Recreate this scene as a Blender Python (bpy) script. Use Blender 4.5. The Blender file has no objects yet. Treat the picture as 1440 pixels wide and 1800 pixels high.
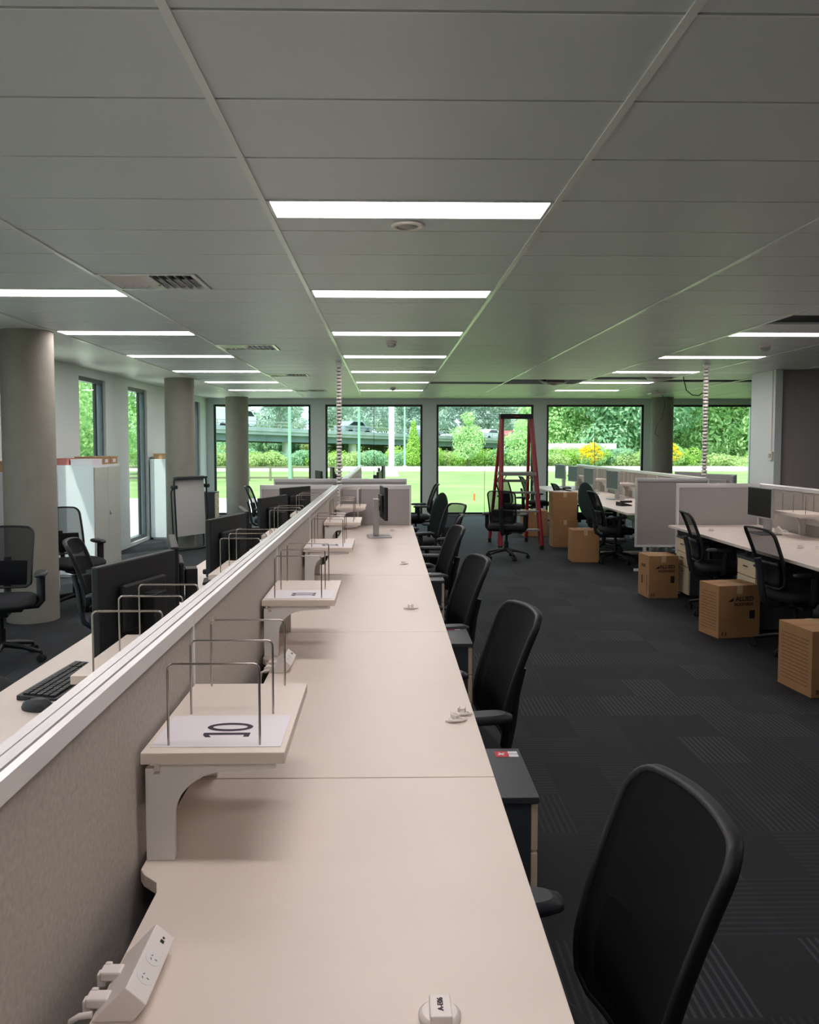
import bpy, math, random
from mathutils import Vector, Matrix, Euler
random.seed(7)
PI = math.pi
sc = bpy.context.scene
COL = sc.collection
R = math.radians

# ------------------------------------------------------------------ materials
def lin(c):
    return tuple(((v / 255.0) / 12.92 if v / 255.0 <= 0.04045 else ((v / 255.0 + 0.055) / 1.055) ** 2.4) for v in c) + (1.0,)

def mat(name, rgb, rough=0.5, metal=0.0, noise=0.0, nscale=60.0, bump=0.0, bscale=300.0, spec=0.5, emit=None, estr=0.0, alpha=1.0):
    m = bpy.data.materials.new(name)
    m.use_nodes = True
    nt = m.node_tree
    b = nt.nodes['Principled BSDF']
    c = lin(rgb)
    b.inputs['Base Color'].default_value = c
    b.inputs['Roughness'].default_value = rough
    b.inputs['Metallic'].default_value = metal
    b.inputs['Specular IOR Level'].default_value = spec
    b.inputs['Alpha'].default_value = alpha
    if emit:
        b.inputs['Emission Color'].default_value = lin(emit)
        b.inputs['Emission Strength'].default_value = estr
    tc = nt.nodes.new('ShaderNodeTexCoord')
    if noise > 0:
        n = nt.nodes.new('ShaderNodeTexNoise')
        n.inputs['Scale'].default_value = nscale
        n.inputs['Detail'].default_value = 3
        nt.links.new(tc.outputs['Object'], n.inputs['Vector'])
        r = nt.nodes.new('ShaderNodeMapRange')
        r.inputs['From Min'].default_value = 0.3
        r.inputs['From Max'].default_value = 0.7
        r.inputs['To Min'].default_value = 1 - noise
        r.inputs['To Max'].default_value = 1 + noise
        nt.links.new(n.outputs['Fac'], r.inputs['Value'])
        h = nt.nodes.new('ShaderNodeVectorMath')
        h.operation = 'SCALE'
        h.inputs[0].default_value = c[:3]
        nt.links.new(r.outputs['Result'], h.inputs['Scale'])
        nt.links.new(h.outputs['Vector'], b.inputs['Base Color'])
    if bump > 0:
        n2 = nt.nodes.new('ShaderNodeTexNoise')
        n2.inputs['Scale'].default_value = bscale
        nt.links.new(tc.outputs['Object'], n2.inputs['Vector'])
        bp = nt.nodes.new('ShaderNodeBump')
        bp.inputs['Strength'].default_value = bump
        bp.inputs['Distance'].default_value = 0.002
        nt.links.new(n2.outputs['Fac'], bp.inputs['Height'])
        nt.links.new(bp.outputs['Normal'], b.inputs['Normal'])
    return m

M = {}
M['laminate'] = mat('white_laminate', (224, 211, 200), 0.42, noise=0.012, nscale=8)
M['white_metal'] = mat('white_powdercoat', (225, 222, 218), 0.38)
M['cap_alu'] = mat('pale_aluminium_cap', (222, 220, 219), 0.28, metal=0.25)
M['screen_fabric'] = mat('light_grey_screen_fabric', (172, 164, 155), 0.9, noise=0.10, nscale=90, bump=0.25, bscale=900)
M['screen_fabric_b'] = mat('mid_grey_screen_fabric', (160, 154, 150), 0.9, noise=0.07, nscale=120, bump=0.2, bscale=900)
M['black_plastic'] = mat('black_plastic', (14, 16, 21), 0.5, noise=0.05)
M['dark_plastic'] = mat('dark_grey_plastic', (38, 41, 47), 0.45, noise=0.04)
M['black_fabric'] = mat('black_upholstery', (12, 14, 20), 0.85, noise=0.15, nscale=400, bump=0.3, bscale=1500)
M['green_fabric'] = mat('dark_green_upholstery', (30, 48, 42), 0.9, noise=0.1, nscale=400)
M['chrome'] = mat('brushed_steel', (176, 170, 164), 0.22, metal=1.0)
M['screen_glass'] = mat('dark_screen', (16, 18, 21), 0.42, spec=0.3)
M['screen_reflection'] = mat('grey_reflection_screen', (92, 104, 112), 0.5, spec=0.3)  # grey base colour stands in for window light reflected on far screens
M['monitor_grey'] = mat('grey_monitor_case', (62, 68, 74), 0.4)
M['silver'] = mat('silver_plastic', (168, 168, 168), 0.32, metal=0.3)
M['concrete'] = mat('column_concrete', (142, 138, 128), 0.85, noise=0.07, nscale=5, bump=0.15, bscale=60)
M['wall'] = mat('pale_painted_wall', (218, 226, 226), 0.6, noise=0.01, nscale=3)
M['wall_dark'] = mat('taupe_painted_wall', (168, 162, 158), 0.6, noise=0.01, nscale=3)
M['plaster'] = mat('white_plasterboard', (226, 230, 224), 0.38, noise=0.01, nscale=3)
M['rail'] = mat('white_ceiling_rail', (246, 248, 246), 0.22)
M['gap'] = mat('shadow_gap', (60, 60, 60), 0.8)
M['plenum'] = mat('dark_plenum', (38, 38, 38), 0.95)
M['frame'] = mat('black_window_frame', (30, 33, 35), 0.4)
M['frame_grey'] = mat('grey_window_frame', (84, 94, 98), 0.35, metal=0.2)
M['cream'] = mat('cream_drawer_front', (206, 190, 160), 0.5, noise=0.02)
M['charcoal'] = mat('charcoal_laminate', (58, 62, 66), 0.38, noise=0.03)
M['cabinet'] = mat('white_steel_cabinet', (224, 228, 232), 0.35)
M['door_grey'] = mat('pale_grey_cabinet_door', (188, 190, 184), 0.4)
M['card'] = mat('brown_cardboard', (158, 118, 78), 0.85, noise=0.06, nscale=12)
M['card_side'] = mat('brown_cardboard_archive', (176, 140, 100), 0.85, noise=0.06, nscale=14)
M['card_ink'] = mat('black_print_ink', (24, 22, 24), 0.8)
M['card_line'] = mat('brown_print_ink', (92, 66, 44), 0.8)
M['tape'] = mat('packing_tape', (190, 168, 130), 0.25)
M['paper'] = mat('white_paper', (228, 222, 226), 0.7)
M['ink'] = mat('dark_violet_ink', (44, 30, 52), 0.6)
M['red'] = mat('red_sticker', (200, 40, 48), 0.5)
M['pink'] = mat('pink_folder', (196, 120, 110), 0.7)
M['ladder_red'] = mat('red_fibreglass', (134, 22, 36), 0.35, noise=0.05)
M['alu'] = mat('dull_aluminium', (150, 150, 148), 0.4, metal=0.7)
M['white_plastic'] = mat('white_plastic', (228, 220, 214), 0.4)
M['whiteboard'] = mat('whiteboard_surface', (190, 192, 188), 0.25)
M['keys'] = mat('black_keycaps', (34, 36, 40), 0.5)
M['rubber'] = mat('black_rubber', (14, 14, 15), 0.8)
M['foil'] = mat('foil_duct', (150, 150, 150), 0.3, metal=0.8, bump=0.8, bscale=40)
M['orange'] = mat('orange_marker', (240, 120, 60), 0.6)
M['pale_post'] = mat('pale_painted_post', (226, 230, 226), 0.5)
M['green_post'] = mat('pale_green_post', (150, 196, 172), 0.5)
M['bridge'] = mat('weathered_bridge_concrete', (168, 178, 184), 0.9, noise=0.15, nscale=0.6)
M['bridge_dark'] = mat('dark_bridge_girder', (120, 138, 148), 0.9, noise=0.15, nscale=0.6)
M['timber'] = mat('weathered_timber', (132, 128, 104), 0.9, noise=0.1)
M['car_white'] = mat('white_car_paint', (225, 230, 232), 0.2)
M['car_silver'] = mat('silver_car_paint', (150, 165, 172), 0.2, metal=0.4)
M['car_red'] = mat('red_car_paint', (190, 70, 72), 0.2)
M['car_glass'] = mat('tinted_car_glass', (30, 40, 44), 0.1)
M['shed'] = mat('white_shed_wall', (226, 226, 220), 0.6)
M['shed_dark'] = mat('dark_shed_opening', (58, 60, 56), 0.8)
M['bark'] = mat('pale_gum_bark', (186, 182, 164), 0.85, noise=0.12, nscale=3)
M['bark_dark'] = mat('brown_bark', (96, 88, 70), 0.9, noise=0.15, nscale=3)
M['path'] = mat('pale_concrete_paving', (214, 210, 198), 0.8, noise=0.04, nscale=1.5)
M['road'] = mat('sunlit_gravel_road', (222, 222, 208), 0.85, noise=0.06, nscale=1.0)

def emit_mat(name, rgb, s):
    m = bpy.data.materials.new(name); m.use_nodes = True
    nt = m.node_tree; nt.nodes.clear()
    e = nt.nodes.new('ShaderNodeEmission'); e.inputs['Color'].default_value = lin(rgb); e.inputs['Strength'].default_value = s
    o = nt.nodes.new('ShaderNodeOutputMaterial'); nt.links.new(e.outputs[0], o.inputs[0])
    return m
M['lamp'] = emit_mat('warm_light_diffuser', (255, 246, 246), 17.5)

def glass_mat():
    m = bpy.data.materials.new('window_glass'); m.use_nodes = True
    nt = m.node_tree; nt.nodes.clear()
    t = nt.nodes.new('ShaderNodeBsdfTransparent'); t.inputs['Color'].default_value = (0.93, 0.985, 0.96, 1)
    g = nt.nodes.new('ShaderNodeBsdfGlossy'); g.inputs['Roughness'].default_value = 0.0
    lw = nt.nodes.new('ShaderNodeLayerWeight'); lw.inputs['Blend'].default_value = 0.5
    pw = nt.nodes.new('ShaderNodeMath'); pw.operation = 'POWER'; pw.inputs[1].default_value = 5.0; nt.links.new(lw.outputs['Facing'], pw.inputs[0])
    f = nt.nodes.new('ShaderNodeMath'); f.operation = 'MULTIPLY_ADD'; f.inputs[1].default_value = 0.6; f.inputs[2].default_value = 0.025; nt.links.new(pw.outputs[0], f.inputs[0])
    mx = nt.nodes.new('ShaderNodeMixShader'); o = nt.nodes.new('ShaderNodeOutputMaterial')
    nt.links.new(f.outputs[0], mx.inputs[0]); nt.links.new(t.outputs[0], mx.inputs[1]); nt.links.new(g.outputs[0], mx.inputs[2])
    nt.links.new(mx.outputs[0], o.inputs[0])
    return m
M['glass'] = glass_mat()

def mesh_mat(name, rgb, op):
    m = bpy.data.materials.new(name); m.use_nodes = True
    nt = m.node_tree
    b = nt.nodes['Principled BSDF']; b.inputs['Base Color'].default_value = lin(rgb); b.inputs['Roughness'].default_value = 0.8; b.inputs['Specular IOR Level'].default_value = 0.15
    t = nt.nodes.new('ShaderNodeBsdfTransparent'); mx = nt.nodes.new('ShaderNodeMixShader'); mx.inputs[0].default_value = op
    nt.links.new(t.outputs[0], mx.inputs[1]); nt.links.new(b.outputs[0], mx.inputs[2])
    nt.links.new(mx.outputs[0], nt.nodes['Material Output'].inputs[0])
    return m
M['mesh'] = mesh_mat('black_chair_mesh', (12, 14, 20), 0.72)
M['mesh_dense'] = mesh_mat('dense_black_chair_mesh', (7, 9, 14), 0.95)

def tile_mat():
    m = mat('mineral_fibre_tile', (212, 218, 222), 0.42)
    nt = m.node_tree; b = nt.nodes['Principled BSDF']
    tc = nt.nodes.new('ShaderNodeTexCoord')
    v = nt.nodes.new('ShaderNodeTexVoronoi'); v.inputs['Scale'].default_value = 90
    nt.links.new(tc.outputs['Object'], v.inputs['Vector'])
    r = nt.nodes.new('ShaderNodeMapRange'); r.inputs['From Max'].default_value = 0.12
    r.inputs['To Min'].default_value = 0.90; r.inputs['To Max'].default_value = 1.0
    nt.links.new(v.outputs['Distance'], r.inputs['Value'])
    s = nt.nodes.new('ShaderNodeVectorMath'); s.operation = 'SCALE'; s.inputs[0].default_value = lin((212, 218, 222))[:3]
    nt.links.new(r.outputs[0], s.inputs['Scale']); nt.links.new(s.outputs[0], b.inputs['Base Color'])
    return m
M['tile'] = tile_mat()

def carpet_mat():
    m = bpy.data.materials.new('charcoal_carpet_tiles'); m.use_nodes = True
    nt = m.node_tree; N = nt.nodes; L = nt.links
    b = N['Principled BSDF']; b.inputs['Roughness'].default_value = 0.78; b.inputs['Specular IOR Level'].default_value = 0.3
    tc = N.new('ShaderNodeTexCoord'); sp = N.new('ShaderNodeSeparateXYZ'); L.new(tc.outputs['Object'], sp.inputs[0])
    def mth(op, a, bb=None, clamp=False):
        n = N.new('ShaderNodeMath'); n.operation = op; n.use_clamp = clamp
        for i, q in enumerate((a, bb)):
            if q is None: continue
            if isinstance(q, (int, float)): n.inputs[i].default_value = q
            else: L.new(q, n.inputs[i])
        return n.outputs[0]
    X, Y = sp.outputs[0], sp.outputs[1]
    cx = mth('FLOOR', mth('DIVIDE', X, 0.26)); cy = mth('FLOOR', mth('DIVIDE', Y, 0.36))
    cb = N.new('ShaderNodeCombineXYZ'); L.new(cx, cb.inputs[0]); L.new(cy, cb.inputs[1])
    w = N.new('ShaderNodeTexWhiteNoise'); w.noise_dimensions = '2D'; L.new(cb.outputs[0], w.inputs['Vector'])
    sc_ = N.new('ShaderNodeSeparateColor'); L.new(w.outputs['Color'], sc_.inputs[0])
    rnd, rnd2 = sc_.outputs[0], sc_.outputs[1]
    sx = mth('GREATER_THAN', mth('FRACT', mth('DIVIDE', X, 0.026)), 0.62)     # stripes running away
    sy = mth('GREATER_THAN', mth('FRACT', mth('DIVIDE', Y, 0.030)), 0.62)     # stripes running across
    ux = mth('GREATER_THAN', rnd, 0.52); uy = mth('LESS_THAN', rnd, 0.36)
    st = mth('ADD', mth('MULTIPLY', mth('MULTIPLY', sx, ux), 2.0), mth('MULTIPLY', mth('MULTIPLY', sy, uy), 0.8))
    val = mth('ADD', mth('MULTIPLY', st, mth('ADD', mth('MULTIPLY', rnd2, 0.9), 0.35)), mth('ADD', mth('MULTIPLY', rnd2, 0.25), 0.75))
    nz = N.new('ShaderNodeTexNoise'); nz.inputs['Scale'].default_value = 260; L.new(tc.outputs['Object'], nz.inputs['Vector'])
    val = mth('MULTIPLY', val, mth('ADD', mth('MULTIPLY', nz.outputs['Fac'], 0.7), 0.65))
    s = N.new('ShaderNodeVectorMath'); s.operation = 'SCALE'; s.inputs[0].default_value = (0.0130, 0.0148, 0.0178)
    L.new(val, s.inputs['Scale']); L.new(s.outputs[0], b.inputs['Base Color'])
    bp = N.new('ShaderNodeBump'); bp.inputs['Strength'].default_value = 0.5; bp.inputs['Distance'].default_value = 0.003
    L.new(val, bp.inputs['Height']); L.new(bp.outputs[0], b.inputs['Normal'])
    return m
M['carpet'] = carpet_mat()

def grass_mat():
    m = bpy.data.materials.new('mown_grass'); m.use_nodes = True
    nt = m.node_tree; N = nt.nodes; L = nt.links
    b = N['Principled BSDF']; b.inputs['Roughness'].default_value = 0.9
    tc = N.new('ShaderNodeTexCoord'); n = N.new('ShaderNodeTexNoise'); n.inputs['Scale'].default_value = 0.35; n.inputs['Detail'].default_value = 8
    L.new(tc.outputs['Object'], n.inputs['Vector'])
    r = N.new('ShaderNodeValToRGB'); r.color_ramp.elements[0].position = 0.35; r.color_ramp.elements[1].position = 0.68
    r.color_ramp.elements[0].color = lin((112, 136, 74)); r.color_ramp.elements[1].color = lin((144, 164, 98))
    L.new(n.outputs['Fac'], r.inputs[0]); L.new(r.outputs[0], b.inputs['Base Color'])
    return m
M['grass'] = grass_mat()

def leaf_mat(name, c0, c1):
    m = bpy.data.materials.new(name); m.use_nodes = True
    nt = m.node_tree; N = nt.nodes; L = nt.links
    N.clear()
    g = N.new('ShaderNodeNewGeometry')
    r = N.new('ShaderNodeValToRGB'); r.color_ramp.elements[0].color = lin(c0); r.color_ramp.elements[1].color = lin(c1)
    L.new(g.outputs['Random Per Island'], r.inputs[0])
    d = N.new('ShaderNodeBsdfDiffuse'); t = N.new('ShaderNodeBsdfTranslucent'); mx = N.new('ShaderNodeMixShader'); mx.inputs[0].default_value = 0.4
    L.new(r.outputs[0], d.inputs[0]); L.new(r.outputs[0], t.inputs[0])
    o = N.new('ShaderNodeOutputMaterial')
    L.new(d.outputs[0], mx.inputs[1]); L.new(t.outputs[0], mx.inputs[2]); L.new(mx.outputs[0], o.inputs[0])
    return m
M['leaf_grey'] = leaf_mat('grey_green_gum_leaves', (160, 186, 170), (222, 234, 224))
M['leaf_green'] = leaf_mat('fresh_green_leaves', (148, 196, 130), (224, 242, 184))  # leaf colours paled and desaturated to stand in for haze
M['leaf_lime'] = leaf_mat('lime_green_leaves', (138, 184, 84), (206, 230, 132))
M['leaf_dark'] = leaf_mat('deep_green_leaves', (122, 170, 138), (196, 224, 184))
M['leaf_yellow'] = leaf_mat('yellow_flowers', (240, 190, 20), (250, 225, 60))
M['leaf_scrub'] = leaf_mat('pale_scrub_leaves', (156, 184, 118), (214, 224, 164))

# ------------------------------------------------------------------ mesh helpers
class MB:
    def __init__(s): s.v = []; s.f = []; s.sm = []
    def add(s, vs, fs, smooth=False):
        n = len(s.v); s.v += [tuple(p) for p in vs]
        s.f += [tuple(i + n for i in f) for f in fs]; s.sm += [smooth] * len(fs)
        return s
    def box(s, x0, y0, z0, x1, y1, z1, rot=None, c=None):
        x0, x1 = min(x0, x1), max(x0, x1); y0, y1 = min(y0, y1), max(y0, y1); z0, z1 = min(z0, z1), max(z0, z1)
        vs = [Vector(p) for p in ((x0, y0, z0), (x1, y0, z0), (x1, y1, z0), (x0, y1, z0), (x0, y0, z1), (x1, y0, z1), (x1, y1, z1), (x0, y1, z1))]
        if rot is not None:
            c = Vector(c) if c else Vector(((x0 + x1) / 2, (y0 + y1) / 2, (z0 + z1) / 2))
            mt = Euler(rot).to_matrix(); vs = [mt @ (v - c) + c for v in vs]
        return s.add(vs, [(0, 3, 2, 1), (4, 5, 6, 7), (0, 1, 5, 4), (1, 2, 6, 5), (2, 3, 7, 6), (3, 0, 4, 7)])
    def prism(s, poly, a0, a1, axis='z'):
        # poly in the other two axes: z->(x,y); y->(x,z); x->(y,z)
        def mk(p, a):
            if axis == 'z': return (p[0], p[1], a)
            if axis == 'y': return (p[0], a, p[1])
            return (a, p[0], p[1])
        n = len(poly)
        vs = [mk(p, a0) for p in poly] + [mk(p, a1) for p in poly]
        fs = [tuple(range(n))[::-1], tuple(range(n, 2 * n))] + [(i, (i + 1) % n, n + (i + 1) % n, n + i) for i in range(n)]
        return s.add(vs, fs)
    def cyl(s, p0, p1, r0, r1=None, n=16, caps=True):
        r1 = r0 if r1 is None else r1
        p0 = Vector(p0); p1 = Vector(p1); d = (p1 - p0).normalized()
        a = d.orthogonal().normalized(); b = d.cross(a)
        vs = []
        for p, r in ((p0, r0), (p1, r1)):
            for i in range(n):
                t = 2 * PI * i / n; vs.append(p + a * (r * math.cos(t)) + b * (r * math.sin(t)))
        s.add(vs, [(i, (i + 1) % n, n + (i + 1) % n, n + i) for i in range(n)], True)
        if caps: s.add(vs, [tuple(range(n))[::-1], tuple(range(n, 2 * n))])
        return s
    def tube(s, path, r, n=8, closed=False, sq=1.0, rs=None):
        P = [Vector(p) for p in path]; m = len(P); rings = []
        up = None
        for i, p in enumerate(P):
            if closed: d = (P[(i + 1) % m] - P[i - 1])
            else: d = P[min(i + 1, m - 1)] - P[max(i - 1, 0)]
            d.normalize()
            if up is None: up = d.orthogonal().normalized()
            a = (up - d * up.dot(d))
            a = a.normalized() if a.length > 1e-6 else d.orthogonal().normalized()
            up = a; b = d.cross(a); rr = rs[i] if rs else r
            rings.append([p + a * (rr * math.cos(2 * PI * k / n)) + b * (rr * sq * math.sin(2 * PI * k / n)) for k in range(n)])
        vs = [q for rg in rings for q in rg]; fs = []
        for i in range(m if closed else m - 1):
            j = (i + 1) % m
            for k in range(n): fs.append((i * n + k, i * n + (k + 1) % n, j * n + (k + 1) % n, j * n + k))
        s.add(vs, fs, True)
        if not closed: s.add(vs, [tuple(range(n))[::-1], tuple(range((m - 1) * n, m * n))])
        return s
    def lathe(s, prof, c=(0, 0), n=24, smooth=True):
        vs = []
        for r, z in prof:
            for i in range(n):
                t = 2 * PI * i / n; vs.append((c[0] + r * math.cos(t), c[1] + r * math.sin(t), z))
        m = len(prof)
        s.add(vs, [(i * n + k, i * n + (k + 1) % n, (i + 1) * n + (k + 1) % n, (i + 1) * n + k) for i in range(m - 1) for k in range(n)], smooth)
        s.add(vs, [tuple(range(n))[::-1], tuple(range((m - 1) * n, m * n))])
        return s
    def ellip(s, c, r, n=14, m=8):
        vs = []
        for j in range(1, m):
            ph = PI * j / m
            for i in range(n):
                t = 2 * PI * i / n
                vs.append((c[0] + r[0] * math.sin(ph) * math.cos(t), c[1] + r[1] * math.sin(ph) * math.sin(t), c[2] + r[2] * math.cos(ph)))
        k = len(vs); vs += [(c[0], c[1], c[2] + r[2]), (c[0], c[1], c[2] - r[2])]
        fs = [(j * n + i, (j + 1) * n + i, (j + 1) * n + (i + 1) % n, j * n + (i + 1) % n) for j in range(m - 2) for i in range(n)]
        fs += [(k, i, (i + 1) % n) for i in range(n)] + [(k + 1, (m - 2) * n + (i + 1) % n, (m - 2) * n + i) for i in range(n)]
        return s.add(vs, fs, True)
    def build(s, name, material, parent=None, bevel=0.0, seg=2, loc=None, rz=None):
        me = bpy.data.meshes.new(name); me.from_pydata(s.v, [], s.f)
        me.polygons.foreach_set('use_smooth', s.sm); me.update()
        ms = material if isinstance(material, (list, tuple)) else [material]
        for q in ms: me.materials.append(q)
        o = bpy.data.objects.new(name, me); COL.objects.link(o)
        if parent: o.parent = parent
        if loc: o.location = loc
        if rz is not None: o.rotation_euler.z = rz
        if bevel > 0:
            md = o.modifiers.new('bevel', 'BEVEL'); md.width = bevel; md.segments = seg; md.limit_method = 'ANGLE'; md.angle_limit = R(40)
            md.harden_normals = False
        return o

def thing(name, label, cat, loc=(0, 0, 0), rz=0.0, group=None):
    o = bpy.data.objects.new(name, None); COL.objects.link(o); o.empty_display_size = 0.1
    o.location = loc; o.rotation_euler = (0, 0, rz)
    return tag(o, label, cat, group)
def tag(o, label, cat, group=None, kind=None):
    o['label'] = label; o['category'] = cat
    if group: o['group'] = group
    elif 'group' in o.keys(): del o['group']
    if kind: o['kind'] = kind
    return o
def struct(o, label=None):
    o['kind'] = 'structure'
    if label: o['label'] = label
    return o
def dup(root, loc, rz, label, group=None, cat=None):
    def cp(o, par):
        c = o.copy(); COL.objects.link(c); c.parent = par
        for ch in KIDS.get(o.name, [q for q in bpy.data.objects if q.parent == o]): cp(ch, c)
        return c
    r = cp(root, None); r.location = loc; r.rotation_euler = (0, 0, rz); r['label'] = label
    if group: r['group'] = group
    if cat: r['category'] = cat
    return r
KIDS = {}
def text_obj(name, body, size, material, parent, loc, rot, align='CENTER', bold=0.0, ext=0.0003, sx=1.0):
    cu = bpy.data.curves.new(name, 'FONT'); cu.body = body; cu.size = size; cu.align_x = align; cu.align_y = 'CENTER'
    cu.extrude = ext; cu.offset = bold
    t = bpy.data.objects.new(name + '_tmp', cu); COL.objects.link(t)
    me = bpy.data.meshes.new_from_object(t.evaluated_get(bpy.context.evaluated_depsgraph_get()))
    bpy.data.objects.remove(t); me.name = name
    me.materials.clear(); me.materials.append(material)
    o = bpy.data.objects.new(name, me); COL.objects.link(o); o.parent = parent; o.location = loc; o.rotation_euler = rot; o.scale = (sx, 1, 1)
    return o
ORD = ['nearest', 'second nearest', 'third', 'fourth', 'fifth', 'sixth', 'seventh', 'farthest']

# ------------------------------------------------------------------ room constants
ZC = 2.58
XL, XR, YB, YF = -3.93, 8.3, 18.1, -3.5
GX = [-2.941, -1.724, -0.507, 0.710, 1.927, 3.144, 4.361, 5.578, 6.795, 8.012]
PY = 0.4915
GY = [3.435 + PY * n for n in range(-13, 29)]          # grid lines across the room
YG1 = GY[-1]

# floor
struct(MB().box(XL - 0.3, YF, -0.12, XR, YB + 0.1, 0).build('floor', M['carpet']), 'dark charcoal carpet tiles with striped pattern')

# ceiling tiles with real openings
lights = []                                            # (col, row index)
rows8 = [13 + 4 * i for i in range(8)]
for i, rI in enumerate(rows8): lights.append((2, rI))                 # main column
lights.append((2, 9)); lights.append((2, 5))
for rI in rows8[1:]: lights.append((0, rI))                           # left column, x -2.94..-1.72
for rI in rows8[2:]: lights.append((5, rI))                           # right column
lights += [(5, 17), (8, rows8[7]), (0, 13), (0, 9), (5, 9)]
lights += [(7, 9), (7, 13)]
lights = list(dict.fromkeys(lights))
LD = 0.262
missing = {(5, 19), (6, 19), (3, 33), (4, 33), (5, 31), (6, 32), (7, 32), (4, 32)}
vents = {(1, 16): 0, (1, 23): 1, (1, 30): 2, (1, 37): 3}
tile = MB()
g = 0.0055
for ci in range(len(GX) - 1):
    for ri in range(len(GY) - 1):
        if (ci, ri) in missing: continue
        x0, x1, y0, y1 = GX[ci] + g, GX[ci + 1] - g, GY[ri] + g, GY[ri + 1] - 0.010
        if (ci, ri) in lights: y0 = GY[ri] + LD + 0.004
        if (ci, ri) in vents: x0 += 0.60
        tile.box(x0, y0, ZC, x1, y1, ZC + 0.02)
struct(tile.build('ceiling', M['tile'], bevel=0.0), 'grey speckled lay-in ceiling tiles')
pl = MB()
pl.box(XL, YF, ZC - 0.004, GX[0], YB, ZC + 0.02)
pl.box(GX[0], YG1, ZC - 0.004, XR, YB, ZC + 0.02)
pl.box(GX[-1], YF, ZC - 0.004, XR, YG1, ZC + 0.02)
pl.box(GX[0], YF, ZC - 0.004, GX[-1], GY[0], ZC + 0.02)
struct(pl.build('ceiling', M['plaster']), 'plasterboard margin round the tiled ceiling')
struct(MB().box(XL - 0.3, YF - 0.1, 3.1, XR + 0.1, YB + 0.3, 3.2).build('ceiling', M['plenum']), 'dark slab above the open ceiling panels')
gr = MB()
for x in GX: gr.box(x - 0.0125, GY[0], ZC - 0.006, x + 0.0125, YG1, ZC - 0.0005)
struct(gr.build('trim_1', M['rail']), 'long white ceiling rails')
gr = MB()
for y in GY: gr.box(GX[0], y - 0.001, ZC - 0.001, GX[-1], y + 0.0050, ZC + 0.008)
struct(gr.build('trim_2', M['rail']), 'thin cross rails between ceiling tiles')

# light panels
LC = {0: 'left ceiling column over the side desks', 2: 'ceiling column over the long desk row', 5: 'right hand ceiling column', 7: 'far right ceiling column', 8: 'ceiling column by the right hand back window'}
L0 = None
cnt = {}
for (ci, ri) in sorted(lights):
    k = cnt.get(ci, 0); cnt[ci] = k + 1
    vis = [q for q in sorted(lights) if q[0] == ci and GY[q[1]] > (3.0 if ci == 2 else 4.5 if ci == 0 else 7.0)]
    cx, cy = (GX[ci] + GX[ci + 1]) / 2, GY[ri] + LD / 2
    if (ci, ri) in vis:
        j = vis.index((ci, ri)); lab = 'glowing strip light panel, %s one in the %s' % (ORD[j] if j < len(vis) - 1 or len(vis) == 1 else 'farthest', LC[ci])
        gp = 'ceiling strip lights'
    else:
        lab = 'glowing ceiling light panel out of view above the camera'; gp = 'lights out of view'
        if ci == 2: lab = 'glowing ceiling light panel behind the camera'
    if len([1 for q in vis]) == 1 and (ci, ri) in vis: lab = 'short far strip light panel above the right hand back window'
    if L0 is None:
        L0 = thing('ceiling_light', lab, 'ceiling light', (cx, cy, ZC), 0, gp)
        w, d = 1.217 / 2 - 0.014, LD / 2
        f = MB()
        f.box(-w, -d, -0.004, w, -d + 0.012, 0.02).box(-w, d - 0.012, -0.004, w, d, 0.02).box(-w, -d, -0.004, -w + 0.014, d, 0.02).box(w - 0.014, -d, -0.004, w, d, 0.02)
        f.build('frame', M['rail'], L0)
        MB().box(-w + 0.014, -d + 0.012, 0.0, w - 0.014, d - 0.012, 0.004).build('diffuser', M['lamp'], L0)
    else: dup(L0, (cx, cy, ZC), 0, lab, gp)

# air vents in the ceiling
VL = ['nearest', 'second nearest', 'third', 'farthest']
V0 = None
for (ci, ri), k in sorted(vents.items(), key=lambda q: q[1]):
    cx, cy = GX[ci] + 0.30, GY[ri] + PY / 2
    lab = 'square white louvred air vent beside the left lights, %s of the line' % VL[k]
    if V0 is None:
        V0 = thing('air_vent', lab, 'air vent', (cx, cy, ZC), 0, 'ceiling air vents')
        w, d = 0.295, PY / 2 - 0.006
        f = MB()
        for (a, b, c, e) in ((-w, -d, w, -d + 0.025), (-w, d - 0.025, w, d), (-w, -d, -w + 0.025, d), (w - 0.025, -d, w, d)):
            f.box(a, b, -0.006, c, e, 0.015)
        f.build('frame', M['rail'], V0)
        for i in range(11):
            x = -0.25 + i * 0.05
            MB().box(x - 0.022, -d + 0.025, 0.012, x + 0.022, d - 0.025, 0.0145, rot=(0, R(-38 if i < 5 else 52), 0)).build('louvre', M['rail'], V0)
        MB().box(-w + 0.01, -d + 0.01, 0.06, w - 0.01, d - 0.01, 0.065).build('backing', M['plenum'], V0)
    else: dup(V0, (cx, cy, ZC), 0, lab, 'ceiling air vents')

# speaker disc, smoke detectors
t = thing('ceiling_speaker', 'round white flush disc in the ceiling behind the nearest light panel', 'ceiling speaker', (0.10, 3.81, ZC))
MB().lathe([(0.078, -0.001), (0.078, -0.007), (0.070, -0.012), (0.052, -0.012), (0.050, -0.004)], n=32).build('trim_ring', M['white_plastic'], t)
MB().lathe([(0.050, -0.004), (0.045, -0.008), (0.028, -0.010)], n=32).build('grille', M['alu'], t)
def detector(x, y, label):
    t = thing('smoke_detector', label, 'smoke detector', (x, y, ZC), 0, 'smoke detectors')
    MB().lathe([(0.055, 0.0), (0.055, -0.014), (0.048, -0.020)], n=24).build('base', M['white_plastic'], t)
    MB().lathe([(0.048, -0.020), (0.050, -0.034), (0.034, -0.052), (0.018, -0.058)], n=24).build('sensor', M['silver'], t)
detector(0.05, 8.1, 'round smoke detector on the ceiling between the main strip lights, nearer one')
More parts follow.
